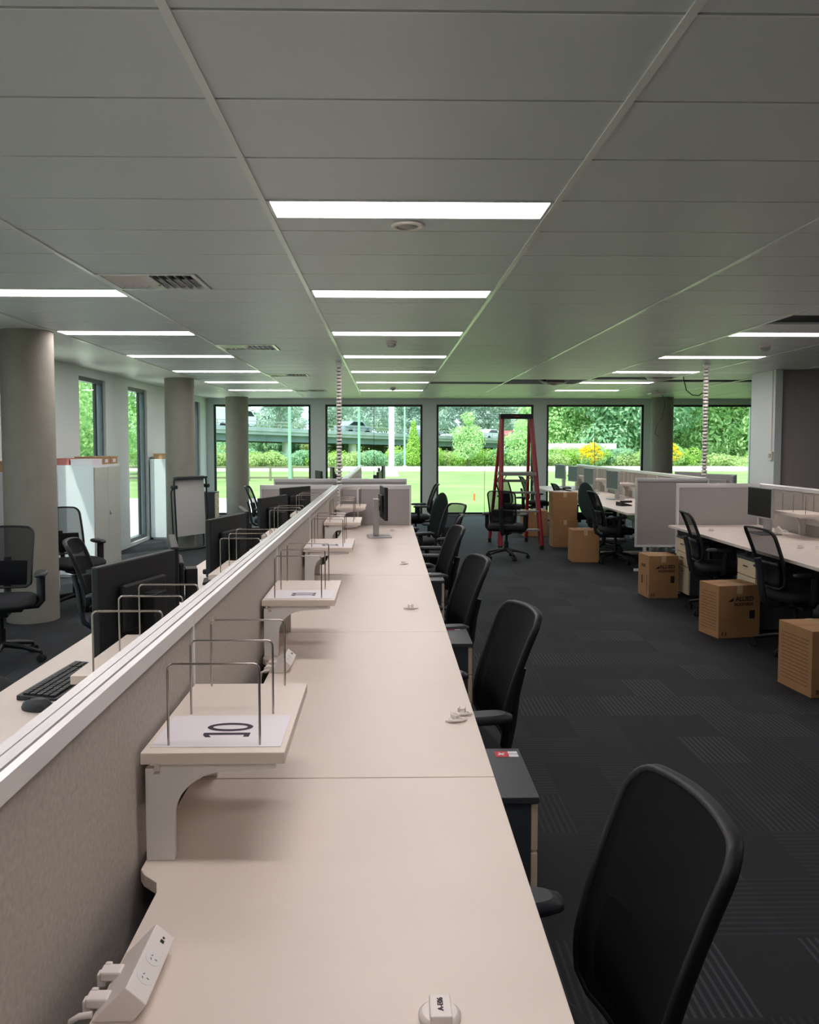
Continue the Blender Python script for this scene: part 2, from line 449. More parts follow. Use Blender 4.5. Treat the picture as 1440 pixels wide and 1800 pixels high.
detector(0.12, 14.6, 'round smoke detector on the ceiling far off near the back windows')
detector(3.86, 8.35, 'round smoke detector on the ceiling below the right hand strip light')

# ------------------------------------------------------------------ walls and windows
def wall_with_holes(name, mat_, x0, x1, z0, z1, holes, y0, y1, along='x', label=None):
    mb = MB()
    def bx(a0, a1, c0, c1):
        if a1 - a0 < 1e-4 or c1 - c0 < 1e-4: return
        if along == 'x': mb.box(a0, y0, c0, a1, y1, c1)
        else: mb.box(y0, a0, c0, y1, a1, c1)
    a = x0
    for (h0, h1, k0, k1) in sorted(holes):
        bx(a, h0, z0, z1); bx(h0, h1, z0, k0); bx(h0, h1, k1, z1); a = h1
    bx(a, x1, z0, z1)
    return struct(mb.build(name, mat_), label)
BW = [(-3.78, -1.66), (-1.335, 0.80), (1.11, 3.25), (3.545, 5.70), (6.0, 8.14)]
ZT, ZB = 2.445, 0.02
wall_with_holes('wall_back', M['wall'], XL - 0.3, XR + 0.2, -0.1, ZC + 0.5, [(a, b, ZB, ZT) for a, b in BW], YB, YB + 0.22, label='pale back wall with five tall windows')
LW = [(-1.2, 0.2), (1.6, 2.6), (3.6, 4.6), (5.3, 6.3), (8.55, 9.62), (10.62, 11.62), (12.62, 13.6), (16.55, 17.45)]
wall_with_holes('wall_left', M['wall'], YF, YB + 0.2, -0.1, ZC + 0.5, [(a, b, 0.05, 2.46) for a, b in LW], XL - 0.13, XL, along='y', label='pale left wall with narrow full height windows')
struct(MB().box(XL - 0.3, YF - 0.2, -0.1, XR + 0.2, YF, ZC + 0.5).build('wall_front', M['wall_dark']), 'taupe wall behind the camera')
struct(MB().box(XR, YF, -0.1, XR + 0.2, YB, ZC + 0.5).build('wall_right', M['wall_dark']), 'taupe wall at the far right')
wn = 1
def window(axis, a0, a1, z0, z1, p0, fr, fw=0.05, mull=None):
    """axis x: window in the back wall; axis y: in the left wall. p0 = plane of the pane."""
    global wn
    mb = MB(); gl = MB(); fd = 0.05 if axis == 'x' else 0.09
    def bx(m, q0, q1, c0, c1, d0, d1):
        if axis == 'x': m.box(q0, d0, c0, q1, d1, c1)
        else: m.box(d0, q0, c0, d1, q1, c1)
    bx(mb, a0, a0 + fw, z0, z1, p0 - fd / 2, p0 + fd / 2); bx(mb, a1 - fw, a1, z0, z1, p0 - fd / 2, p0 + fd / 2)
    bx(mb, a0 + fw, a1 - fw, z0, z0 + fw, p0 - fd / 2, p0 + fd / 2); bx(mb, a0 + fw, a1 - fw, z1 - fw, z1, p0 - fd / 2, p0 + fd / 2)
    if mull: bx(mb, mull - 0.004, mull + 0.004, z0 + fw, z1 - fw, p0 - 0.006, p0 + 0.006)
    f = struct(mb.build('window_%d' % wn, fr)); wn += 1
    bx(gl, a0 + fw, a1 - fw, z0 + fw, z1 - fw, p0 - 0.003, p0 + 0.003)
    o = gl.build('pane', M['glass'], f)
    return f
for i, (a, b) in enumerate(BW): window('x', a, b, ZB, ZT, YB + 0.035, M['frame'], 0.045, mull=(a + b) / 2 if i != 0 else None)
for (a, b) in LW:
    w = window('y', a + 0.0, b - 0.0, 0.05, 2.46, XL - 0.085, M['frame_grey'], 0.055)
    MB().box(XL - 0.105, b - 0.22, 0.105, XL - 0.075, b - 0.15, 2.405).build('mullion', M['frame'], w)
struct(MB().box(XL, YB - 0.012, 0, XR, YB, 0.08).build('baseboard_back', M['wall'])) if False else None
# pier and recessed wall on the right
struct(MB().box(5.235, 10.99, 0, 5.33, 11.72, ZC - 0.002).build('wall_pier', M['wall']), 'pale end of the wall pier on the right')
struct(MB().box(5.33, 11.06, 0, XR, 11.70, ZC - 0.002).build('wall_core', M['wall_dark']), 'taupe wall of the building core on the right')
struct(MB().box(5.52, 11.045, 0, XR, 11.06, 2.50).build('trim_3', M['wall_dark']), 'taupe panelling on the core wall')
t = thing('thermostat', 'small white thermostat and conduit on the pale right pier', 'thermostat', (5.235, 11.05, 1.42))
MB().box(-0.03, -0.05, -0.06, 0.0, 0.07, 0.06).build('housing', M['white_plastic'], t, bevel=0.004)
MB().box(-0.036, -0.03, -0.03, -0.03, 0.03, 0.03).build('display', M['silver'], t)
MB().box(-0.016, 0.0, 0.06, 0.0, 0.02, 1.155).build('conduit', M['white_plastic'], t)

# concrete columns
C0 = None
for (x, y, r, lab) in ((-3.19, 7.40, 0.222, 'round grey concrete column nearest, at the left edge behind a mesh chair'),
                    (-3.16, 12.66, 0.222, 'round grey concrete column behind the folded flip chart stand'),
                    (-3.18, 17.60, 0.24, 'round grey concrete column in the back left corner by the window'),
                    (5.94, 17.60, 0.23, 'round grey concrete column between the two right hand back windows')):
    if C0 is None or r != 0.222 or True:
        o = MB().lathe([(r, 0), (r, ZC - 0.004)], n=64).build('concrete_column', M['concrete'], loc=(x, y, 0))
        tag(o, lab, 'column', 'round concrete columns')

# ------------------------------------------------------------------ desks
def desk_mesh_poly(depth, length):
    d = depth
    pts = [(d, 0), (d, length), (0, length), (0, 1.185), (0.012, 1.165), (0.045, 1.135), (0.055, 1.10), (0.055, 0.50), (0.045, 0.46), (0.012, 0.43), (0, 0.41), (0, 0)]
    return pts
def desk(x, y, length, depth, rz, label, group):
    """local: back edge at x=0, front edge at +x, runs along +y."""
    t = thing('office_desk', label, 'desk', (x, y, 0), rz, group)
    MB().prism(desk_mesh_poly(depth, length), 0.700, 0.725, 'z').build('desktop', M['laminate'], t, bevel=0.0015)
    for yy in (0.03, length - 0.03):
        l = MB(); l.box(0.10, yy - 0.02, 0.03, 0.15, yy + 0.02, 0.6995); l.box(0.06, yy - 0.02, 0, depth - 0.1, yy + 0.02, 0.03)
        l.box(0.06, yy - 0.015, 0.66, depth - 0.12, yy + 0.015, 0.6995)
        l.build('leg', M['white_metal'], t)
    MB().box(0.06, 0.06, 0.38, 0.075, length - 0.06, 0.66).build('modesty_panel', M['charcoal'], t)
    return t
def ds_copy(src, *a, **k): return dup(src, *a, **k)
PD = 1.635
DY = [0.43 + PD * k for k in range(5)]
DN = ['nearest', 'second', 'third', 'fourth', 'fifth and farthest']
D0 = desk(-0.495, DY[0], PD - 0.005, 0.773, 0, 'long white office desktop in the foreground, nearest of the main row', 'white desks in the main row')
for k in range(1, 5): dup(D0, (-0.495, DY[k], 0), 0, 'white office desk in the main row, %s from the camera' % DN[k], 'white desks in the main row')
D1 = dup(D0, (-0.562, DY[0] + PD, 0), PI, 'white office desk left of the screen, with the keyboard and mouse', 'white desks left of the screen')
D1.location.y = DY[2] - 0.003
dup(D0, (-0.562, DY[1] - 0.003, 0), PI, 'white office desk left of the screen, bare corner nearest the camera', 'white desks left of the screen')
for k in range(2, 5): dup(D0, (-0.562, DY[k] + PD - 0.005, 0), PI, 'white office desk left of the screen, %s one from the camera' % DN[k], 'white desks left of the screen')

# screens
def screen_run(x0, x1, y0, y1, label, group, ztop=1.15, fab='screen_fabric', zb=0.34):
    """fabric screen running away from the camera between y0 and y1; x0<x1 faces."""
    t = thing('desk_screen', label, 'partition', ((x0 + x1) / 2, y0, 0), 0, group)
    h = (x1 - x0) / 2; L = y1 - y0; z = ztop
    MB().box(-h + 0.006, 0.018, zb, h - 0.006, L - 0.002, z - 0.038).build('fabric_panel', M[fab], t)
    pr = [(-h - 0.003, z - 0.040), (-h - 0.003, z - 0.008), (-h + 0.004, z), (-0.004, z), (-0.004, z - 0.004), (-0.001, z - 0.004), (-0.001, z), (h - 0.009, z), (h - 0.009, z - 0.010), (h - 0.005, z - 0.010), (h - 0.005, z - 0.001), (h + 0.003, z - 0.007), (h + 0.003, z - 0.040)]
    MB().prism(pr, 0.0, L - 0.001, 'y').build('top_cap', M['cap_alu'], t)
    MB().box(-h, 0, 0.0, h, 0.018, z - 0.04).build('post', M['cap_alu'], t)
    return t
SX0, SX1 = -0.558, -0.503
ys = [0.30, 2.12, 3.77, 5.40, 7.03, 8.56]
for k in range(5):
    screen_run(SX0, SX1, ys[k], ys[k + 1], 'grey fabric desk screen with pale metal cap, %s of the long central run' % ['nearest', 'second', 'third', 'fourth', 'fifth'][k], 'central desk screens')
def cross_screen(x0, x1, y, z0, z1, label, group, fab='screen_fabric_b', split=None):
    t = thing('cross_screen', label, 'partition', (x0, y, 0), 0, group)
    L = x1 - x0; w = 0.018
    f = MB(); f.box(0, 0, z0, w, 0.045, z1).box(L - w, 0, z0, L, 0.045, z1).box(w, 0, z1 - 0.03, L - w, 0.045, z1).box(w, 0, z0, L - w, 0.045, z0 + 0.025)
    f.box(w + 0.001, 0.004, z1 - 0.045, L - w - 0.001, 0.041, z1 - 0.03)
    if split is not None: f.box(split - x0 - 0.01, -0.001, z0 + 0.02, split - x0 + 0.01, 0.046, z1 - 0.02)
    f.build('frame', M['cap_alu'], t, bevel=0.002)
    MB().box(w, 0.010, z0 + 0.025, L - w, 0.035, z1 - 0.045).build('fabric_panel', M[fab], t)
    if z0 > 0.05:
        MB().box(0.10, 0.01, 0, 0.14, 0.035, z0).box(L - 0.14, 0.01, 0, L - 0.10, 0.035, z0).build('foot', M['cap_alu'], t)
    return t
cross_screen(-0.50, 0.262, 8.61, 0.30, 1.15, 'grey cross screen closing the far end of the main desk row', 'cross screens', split=-0.30)
cross_screen(-1.325, -0.56, 8.61, 0.30, 1.15, 'grey cross screen left of the striped pole, at the left desks end', 'cross screens')
cross_screen(-1.387, 0.255, 10.13, 0.30, 1.152, 'wide grey cross screen showing as a thin strip behind the striped pole', 'cross screens')
cross_screen(3.08, 3.955, 8.60, 0.42, 1.163, 'grey cross screen behind the upright monitor on the right', 'cross screens')
cross_screen(3.07, 3.97, 10.0, 0.31, 1.163, 'grey cross screen reaching below desk height behind the boxes', 'cross screens')
# far bank of the main row
for k in range(4):
    screen_run(SX0, SX1, 10.18 + 1.7 * k, 10.18 + 1.7 * (k + 1), 'grey desk screen of the far bank beyond the pole, %s one' % ORD[k], 'far central desk screens')
    dup(D0, (-0.495, 10.2 + 1.66 * k, 0), 0, 'white desk of the far bank right of its screen, %s from the pole' % ['first', 'second', 'third', 'fourth'][k], 'far bank desks')
    dup(D0, (-0.562, 10.2 + 1.66 * k + PD, 0), PI, 'white desk of the far bank left of its screen, %s from the pole' % ['first', 'second', 'third', 'fourth'][k], 'far bank desks')
# right bank
RX = 3.97
def rdesk(y, label, group):
    return desk(RX - 0.008, y + PD - 0.005, PD - 0.005, 0.975, PI, label, group)
DR = rdesk(6.965, 'white desk in the right hand row, beside the grey cross screens', 'right hand desks')
for k, (y, lab) in enumerate(((5.33, 'white desk in the right hand row, second back from the cross screens'), (3.695, 'white desk in the right hand row, at the right edge of the picture'), (2.06, 'white desk in the right hand row beyond the right edge'))):
    dup(DR, (RX - 0.008, y + PD - 0.005, 0), PI, lab, 'right hand desks')
for k in range(4): dup(DR, (RX - 0.008, 10.06 + 1.66 * k + PD, 0), PI, 'white desk in the far right bank, %s beyond the cross screens' % ['first', 'second', 'third', 'fourth'][k], 'far right desks')
for k in range(4): dup(DR, (RX + 0.06, 10.3 + 1.66 * k, 0), 0, 'white desk on the hidden side of the far right screen, %s one' % ORD[k], 'far right desks beyond the screen') if k < 3 else None
for k in range(4):
    screen_run(RX, RX + 0.05, 8.66 - 1.66 * (k + 1) + 0.0, 8.66 - 1.66 * k - 0.002, 'grey desk screen of the right hand row, %s from the cross screens' % ['first', 'second', 'third', 'fourth'][k], 'right desk screens', 1.163)
for k in range(4):
    screen_run(RX, RX + 0.05, 10.24 + 1.7 * k, 10.24 + 1.7 * (k + 1), 'grey desk screen of the far right bank, %s one' % ORD[k], 'far right desk screens', 1.163)

# ------------------------------------------------------------------ raised shelves with wire dividers
def arc_pts(cx, cz, r, a0, a1, n=10):
    return [(cx + r * math.cos(R(a0 + (a1 - a0) * i / n)), cz + r * math.sin(R(a0 + (a1 - a0) * i / n))) for i in range(n + 1)]
def shelf(x, y, rz, label, group):
    """local: wall side x=0 .. 0.292, y 0..0.48, stands on z=0.725."""
    t = thing('desk_shelf', label, 'shelf', (x, y, 0.7255), rz, group)
    zt = 0.2295
    MB().box(0.0, 0.0, zt - 0.024, 0.292, 0.482, zt).build('shelf_board', M['laminate'], t, bevel=0.0015)
    for yy in (0.012, 0.435):
        b = MB()
        z1 = zt - 0.0245
        pts = [(0.006, 0.0), (0.064, 0.0), (0.064, 0.088)] + [(0.064 + 0.108 - 0.108 * math.cos(R(a)), 0.088 + 0.097 * math.sin(R(a))) for a in range(8, 89, 8)] + [(0.172, z1 - 0.020), (0.272, z1 - 0.014), (0.272, z1), (0.035, z1), (0.035, z1 - 0.024), (0.022, z1 - 0.024), (0.022, z1 - 0.012), (0.006, z1 - 0.012)]
        b.prism(pts, yy, yy + 0.016, 'y')
        b.build('bracket', M['white_metal'], t, bevel=0.001)
    MB().box(0.006, 0.035, 0.10, 0.010, 0.43, zt - 0.03).build('back_plate', M['white_metal'], t)
    MB().box(0.022, 0.03, zt - 0.0365, 0.035, 0.433, zt - 0.0245).box(0.255, 0.03, zt - 0.0365, 0.268, 0.433, zt - 0.0245).build('under_rail', M['white_metal'], t)
    for yy in (0.040, 0.240, 0.462):
        xa, xb, h, rr = 0.047, 0.236, 0.172, 0.012
        p = [(xa, yy, zt - 0.004), (xa, yy, zt + h - rr)] + [(xa + rr - rr * math.cos(R(a)), yy, zt + h - rr + rr * math.sin(R(a))) for a in (22, 45, 67, 90)]
        p += [(xb - rr + rr * math.sin(R(a)), yy, zt + h - rr + rr * math.cos(R(a))) for a in (0, 22, 45, 67)] + [(xb, yy, zt + h - rr), (xb, yy, zt - 0.004)]
        MB().tube(p, 0.0026, 8).build('wire_divider', M['chrome'], t)
    return t
S0 = shelf(-0.499, 1.637, 0, 'white raised desk shelf with three wire dividers, nearest, carrying the 10 sheet', 'raised shelves in the main row')
SN = ['nearest', 'second', 'third', 'fourth', 'fifth and smallest']
for k in range(1, 5):
    dup(S0, (-0.499, (1.637, 3.265, 4.92, 6.53, 8.10)[k] - (0.02 if k == 4 else 0), 0.7255), 0, 'white raised desk shelf with wire dividers, %s in the main row' % SN[k], 'raised shelves in the main row')
for k, y in enumerate((2.68, 4.40, 6.08, 7.75)):
    dup(S0, (-0.562, y, 0.7255), PI, 'white raised shelf left of the screen, only wires rising above the cap, %s one' % ['nearest', 'second', 'third', 'farthest'][k], 'raised shelves left of the screen')
for k, y in enumerate((7.67, 5.9)):
    dup(S0, (RX - 0.004, y, 0.7255), PI, ['white raised shelf on the right hand desk beside the upright monitor', 'white raised shelf on the right hand row near the picture edge'][k], 'raised shelves on the right')
for k, y in enumerate((11.7, 13.35, 15.0, 16.6)):
    dup(S0, (RX - 0.004, y, 0.7255), PI, 'white raised shelf in the far right bank, %s one' % ['nearest', 'second', 'third', 'farthest'][k], 'raised shelves far right')
# number sheets
def sheet(txt, y, label):
    t = thing('number_sheet', label, 'sign', (-0.499, y, 0.9555), 0, 'numbered sheets on the shelves')
    MB().box(0.012, 0.03, 0, 0.28, 0.225, 0.0008).build('paper', M['paper'], t)
    # digits drawn in the sheet plane: reading direction +y, tops towards the screen (-x)
    def one(u):
        m = MB(); P = lambda a, b: (0.205 - b, 0.085 + a)
        m.prism([P(u, 0.0), P(u + 0.012, 0.0), P(u + 0.012, 0.10), P(u, 0.10)], 0.0009, 0.0014, 'z')
        m.prism([P(u - 0.0005, 0.10), P(u - 0.0005, 0.088), P(u - 0.014, 0.080), P(u - 0.014, 0.092)], 0.0009, 0.0014, 'z')
        m.prism([P(u - 0.012, 0.0), P(u - 0.012, 0.012), P(u - 0.0005, 0.012), P(u - 0.0005, 0.0)], 0.0009, 0.0014, 'z')
        m.build('numeral', M['ink'], t)
    if txt == '10':
        one(0.014)
        m = MB(); n = 32; v = []
        for i in range(n):
            a = 2 * PI * i / n; c, s2 = math.cos(a), math.sin(a)
            for (ra, rb) in ((0.027, 0.050), (0.014, 0.038)):
                v.append((0.205 - 0.050 - rb * s2, 0.085 + 0.062 + ra * c, 0.0013))
        m.add(v, [(2 * i, 2 * ((i + 1) % n), 2 * ((i + 1) % n) + 1, 2 * i + 1) for i in range(n)]); m.build('numeral', M['ink'], t)
    elif txt == '11':
        one(0.018); one(0.055)
    else:
        one(0.014)
        text_obj('numeral', '2', 0.14, M['ink'], t, (0.155, 0.148, 0.0012), (0, 0, PI / 2), bold=0.0012, sx=0.8)
sheet('10', 1.637, 'white sheet printed with a big 10 on the nearest raised shelf')
sheet('11', 3.265, 'white sheet printed with a big 11 on the second raised shelf')
sheet('12', 4.92, 'white sheet printed with a number on the third raised shelf')

# ------------------------------------------------------------------ power modules at the scalloped cable notch
def power(x, y, rz, label, group):
    t = thing('power_module', label, 'power outlet', (x, y, 0.7255), rz, group)
    prof = [(0.0, 0.0), (0.052, 0.052), (0.0825, 0.026), (0.062, 0.0)]
    MB().prism(prof, 0, 0.165, 'y').build('body', M['white_plastic'], t, bevel=0.0015)
    d = Vector((0.0305, 0, -0.026)).normalized(); nrm = Vector((0.026, 0, 0.0305)).normalized()
    c0 = Vector((0.052, 0, 0.052))
    def on(a, yy): return c0 + d * a + Vector((0, yy, 0))
    rot = math.atan2(0.026, 0.0305)
    for yy in (0.045, 0.090):
        m = MB()
        p = on(0.020, yy)
        m.lathe([(0.0145, 0), (0.0145, 0.0006)], n=24)
        o = m.build('socket', M['white_metal'], t); o.location = p; o.rotation_euler = (0, rot, 0)
        s = MB().box(-0.004, -0.0062, 0.0003, -0.0028, -0.002, 0.0009, rot=(0, 0, R(30))).box(-0.004, 0.002, 0.0003, -0.0028, 0.0062, 0.0009, rot=(0, 0, R(-30))).box(0.003, -0.0007, 0.0003, 0.0075, 0.0007, 0.0009)
        s.build('socket_slots', M['black_plastic'], o)
    p = on(0.022, 0.138); u = MB().box(-0.0035, -0.005, 0, 0.0035, 0.002, 0.0008).box(-0.002, 0.006, 0, 0.002, 0.010, 0.0008).build('usb_port', M['black_plastic'], t)
    u.location = p; u.rotation_euler = (0, rot, 0)
    for yy in (0.025, 0.088):
        b = MB().box(-0.018, yy, 0.002, 0.016, yy + 0.024, 0.018).box(-0.024, yy + 0.004, -0.010, -0.010, yy + 0.020, 0.012).box(-0.016, yy + 0.020, 0.006, -0.004, yy + 0.028, 0.020)
        b.build('plug', M['white_plastic'], t, bevel=0.003)
    MB().tube([(0.0, 0.006, 0.008), (-0.018, 0.004, 0.007), (-0.030, 0.004, 0.0), (-0.034, 0.006, -0.03), (-0.034, 0.02, -0.12)], 0.0048, 10).build('cable', M['white_plastic'], t)
    return t
P0 = power(-0.438, 1.175, 0, 'white wedge shaped power module with two outlets at the bottom left corner', 'desk power modules')
for k in range(1, 4): dup(P0, (-0.438, 1.175 + PD * k + (0.22 if k < 4 else 0), 0.7255), 0, 'white power module at the screen notch in front of the %s shelf' % SN[k], 'desk power modules')
dup(P0, (RX - 0.06, 7.95, 0.7255), R(150), 'white power module and plugs on the right desk beside the upright monitor', 'desk power modules')

# little white clips on the desks
def clip(x, y, rz, label, txt=None, s=1.0):
    t = thing('desk_clip', label, 'clip', (x, y, 0.7255), rz, 'white plastic clips on the desks')
    m = MB().lathe([(0.021 * s, 0), (0.023 * s, 0.004 * s), (0.017 * s, 0.008 * s)], n=20)
    m.build('base', M['white_plastic'], t)
    b = MB()
    for dx in (-0.009, 0.009): b.box((dx - 0.003) * s, -0.012 * s, 0.006 * s, (dx + 0.003) * s, 0.012 * s, 0.022 * s)
    b.box(-0.012 * s, -0.005 * s, 0.014 * s, 0.012 * s, 0.005 * s, 0.018 * s)
    b.build('lug', M['white_plastic'], t, bevel=0.001)
    MB().tube([(-0.032 * s, -0.004 * s, 0.004 * s), (-0.018 * s, -0.022 * s, 0.007 * s), (0.014 * s, -0.024 * s, 0.007 * s), (0.034 * s, -0.006 * s, 0.004 * s)], 0.0035 * s, 8).build('hook', M['white_plastic'], t)
    return t
t = thing('cable_holder', 'white clip with a printed tag at the bottom edge of the nearest desk', 'clip', (0.079, 1.178, 0.7255), 0, 'white plastic clips on the desks')
MB().lathe([(0.031, 0), (0.032, 0.005), (0.026, 0.010)], n=28).build('base', M['white_plastic'], t)
MB().box(-0.015, -0.030, 0.008, 0.017, 0.020, 0.022).build('tag_block', M['white_plastic'], t, bevel=0.002)
text_obj('tag_text', 'A-E06', 0.0115, M['ink'], t, (0.001, -0.003, 0.0225), (0, 0, PI / 2), bold=0.0003)
clip(0.213, 2.49, 0.25, 'pair of white clips near the desk edge, the nearer one', s=1.0)
clip(0.238, 2.555, -0.2, 'pair of white clips near the desk edge, the farther one', s=1.0)
clip(0.126, 4.22, 0.1, 'small white clip alone on the third desk', s=1.1)
clip(0.122, 5.80, 0.5, 'small white clip alone on the fourth desk', s=1.0)
clip(0.06, 8.05, 0.5, 'tiny white clip at the far end of the row before the screen', s=1.0)
clip(3.20, 8.0, 0.3, 'small white clip on the right desk before the cross screen', s=1.0)
clip(3.40, 6.65, 0.3, 'small white clip on the right desk nearer the picture edge, left of two', s=1.0)
clip(3.53, 6.62, 0.9, 'small white clip on the right desk nearer the picture edge, right of two', s=1.0)

# ------------------------------------------------------------------ office chairs (face +y locally)
def half_w(v):
    w = 0.180 + 0.014 * v
    if v > 0.87:
        q = (v - 0.87) / 0.13
        w -= 0.055 * (1 - math.sqrt(max(0.0, 1 - q * q)))
    if v < 0.10:
        q = (0.10 - v) / 0.10
        w -= 0.04 * (1 - math.sqrt(max(0.0, 1 - q * q)))
    return w
def back_pt(u, v, off=0.0):
    w = half_w(v); x = u * w
    y = -0.228 - 0.125 * (max(0.0, v - 0.2) / 0.8) ** 1.3 + 0.045 * (x / 0.22) ** 2 - off
    z_ = 0.50 + 0.455 * v - 0.012 * (x / 0.2) ** 2 * v
    return (x, y, z_)
def chair(label, loc, rz, group, dense=False):
    t = thing('office_chair', label, 'chair', loc, rz, group)
    # seat cushion
    m = MB(); n = 28; rings = []
    for (k, z) in ((0.86, 0.405), (0.97, 0.412), (1.0, 0.435), (0.985, 0.458), (0.90, 0.474), (0.60, 0.480), (0.2, 0.478)):
        rg = []
        for i in range(n):
            a = 2 * PI * i / n; c, s = math.cos(a), math.sin(a)
            ex = 0.245 * k * math.copysign(abs(c) ** 0.55, c); ey = 0.235 * k * math.copysign(abs(s) ** 0.55, s) + 0.02
            zz = z - (0.018 * max(0, ey - 0.14) / 0.1 if z > 0.44 else 0)
            rg.append((ex, ey, zz))
        rings.append(rg)
    vs = [p for rg in rings for p in rg]
    m.add(vs, [(j * n + i, j * n + (i + 1) % n, (j + 1) * n + (i + 1) % n, (j + 1) * n + i) for j in range(len(rings) - 1) for i in range(n)], True)
    m.add(vs, [tuple(range(n))[::-1], tuple(range((len(rings) - 1) * n, len(rings) * n))], True)
    m.build('seat', M['black_fabric'], t)
    MB().box(-0.17, -0.14, 0.385, 0.17, 0.18, 0.408).box(-0.06, -0.10, 0.335, 0.06, 0.10, 0.386).build('seat_pan', M['black_plastic'], t, bevel=0.006)
    # back: frame loop + mesh + lower solid shell
    vv = [k / 14 * 0.86 for k in range(15)] + [0.87 + 0.13 * math.sin(k / 6 * PI / 2) for k in range(1, 7)]
    loop = [back_pt(-1, v) for v in vv] + [back_pt(u / 6 - 1, 1.0) for u in range(1, 12)] + [back_pt(1, v) for v in vv[::-1]] + [back_pt(1 - u / 6, 0.0) for u in range(1, 12)]
    fm = MB(); LN = len(loop); fv = []
    for i in range(LN):
        p = Vector(loop[i]); tg = (Vector(loop[(i + 1) % LN]) - Vector(loop[i - 1])).normalized()
        out = tg.cross(Vector((0, 1, 0))).normalized(); 
        if out.dot(p - Vector((0, p.y, 0.73))) < 0: out = -out
        for (a_, b_) in ((0.001, 0.008), (0.005, 0.003), (0.005, -0.015), (0.001, -0.022), (-0.009, -0.020), (-0.010, 0.005)): fv.append(p + out * a_ + Vector((0, b_, 0)))
    fm.add(fv, [(i * 6 + k, i * 6 + (k + 1) % 6, ((i + 1) % LN) * 6 + (k + 1) % 6, ((i + 1) % LN) * 6 + k) for i in range(LN) for k in range(6)], True)
    fm.build('back_frame', M['black_plastic'], t)
    g_ = MB(); nu, nv = 12, 24
    gv = [back_pt(-1 + 2 * i / nu, j / nv, -0.004) for j in range(nv + 1) for i in range(nu + 1)]
    g_.add(gv, [(j * (nu + 1) + i, j * (nu + 1) + i + 1, (j + 1) * (nu + 1) + i + 1, (j + 1) * (nu + 1) + i) for j in range(nv) for i in range(nu)], True)
    g_.build('back_mesh', M['mesh_dense'] if dense else M['mesh'], t)
    s_ = MB(); nu, nv = 10, 8
    lo = [back_pt(0.80 * (-1 + 2 * i / nu), 0.04 + 0.40 * j / nv, 0.012) for j in range(nv + 1) for i in range(nu + 1)]
    hi = [back_pt(0.80 * (-1 + 2 * i / nu), 0.04 + 0.40 * j / nv, 0.030) for j in range(nv + 1) for i in range(nu + 1)]
    N_ = len(lo); q = lambda j, i: j * (nu + 1) + i
    s_.add(lo + hi, [(q(j, i), q(j, i + 1), q(j + 1, i + 1), q(j + 1, i)) for j in range(nv) for i in range(nu)] + [(N_ + q(j, i), N_ + q(j + 1, i), N_ + q(j + 1, i + 1), N_ + q(j, i + 1)) for j in range(nv) for i in range(nu)]
           + [(q(j, 0), q(j + 1, 0), N_ + q(j + 1, 0), N_ + q(j, 0)) for j in range(nv)] + [(q(j, nu), N_ + q(j, nu), N_ + q(j + 1, nu), q(j + 1, nu)) for j in range(nv)]
           + [(q(nv, i), q(nv, i + 1), N_ + q(nv, i + 1), N_ + q(nv, i)) for i in range(nu)] + [(q(0, i), N_ + q(0, i), N_ + q(0, i + 1), q(0, i + 1)) for i in range(nu)], True)
    s_.build('lumbar_shell', M['black_plastic'], t)
    sp = MB()
    sp.tube([(0, -0.05, 0.36), (0, -0.20, 0.355), (0, -0.265, 0.40), (0, -0.285, 0.50), (0, -0.300, 0.62), (0, -0.325, 0.72)], 0.028, 10, sq=0.6)
    sp.build('back_support', M['dark_plastic'], t)
    MB().box(0.03, -0.10, 0.365, 0.21, -0.085, 0.375).box(0.19, -0.11, 0.360, 0.25, -0.075, 0.380).build('lever', M['black_plastic'], t, bevel=0.003)
    for sx in (-1, 1):
        a = MB()
        a.tube([(sx * 0.15, -0.03, 0.395), (sx * 0.245, -0.03, 0.398), (sx * 0.268, -0.03, 0.43), (sx * 0.270, -0.03, 0.606)], 0.020, 10, sq=1.6)
        ar = a.build('armrest', M['black_plastic'], t)
        p = MB(); pp = []
        for (k, z) in ((0.85, 0.606), (1.0, 0.612), (1.0, 0.628), (0.80, 0.638)):
            pp.append([(sx * 0.265 + 0.042 * k * math.copysign(abs(math.cos(2 * PI * i / 20)) ** 0.6, math.cos(2 * PI * i / 20)), -0.07 + 0.125 * k * math.copysign(abs(math.sin(2 * PI * i / 20)) ** 0.7, math.sin(2 * PI * i / 20)), z) for i in range(20)])
        vs = [w for r_ in pp for w in r_]
        p.add(vs, [(j * 20 + i, j * 20 + (i + 1) % 20, (j + 1) * 20 + (i + 1) % 20, (j + 1) * 20 + i) for j in range(3) for i in range(20)], True)
        p.add(vs, [tuple(range(20))[::-1], tuple(range(60, 80))])
        p.build('arm_pad', M['dark_plastic'], ar)
    MB().cyl((0, 0, 0.10), (0, 0, 0.24), 0.030, n=16).cyl((0, 0, 0.24), (0, 0, 0.34), 0.018, n=16).build('gas_lift', M['black_plastic'], t)
    for i in range(5):
        a = 2 * PI * i / 5 + 0.3; c, s = math.cos(a), math.sin(a)
        MB().tube([(0.02 * c, 0.02 * s, 0.125), (0.14 * c, 0.14 * s, 0.110), (0.29 * c, 0.29 * s, 0.075)], 0.02, 8, sq=0.75, rs=[0.030, 0.023, 0.016]).build('base_leg', M['black_plastic'], t)
        cx, cy = 0.295 * c, 0.295 * s
        k = MB(); px_, py_ = -s, c
        for sg in (-1, 1):
            k.cyl((cx + px_ * 0.006 * sg, cy + py_ * 0.006 * sg, 0.027), (cx + px_ * 0.026 * sg, cy + py_ * 0.026 * sg, 0.027), 0.027, n=16)
        k.cyl((cx, cy, 0.03), (cx, cy, 0.075), 0.008, n=8)
        k.box(cx - 0.012, cy - 0.012, 0.040, cx + 0.012, cy + 0.012, 0.060)
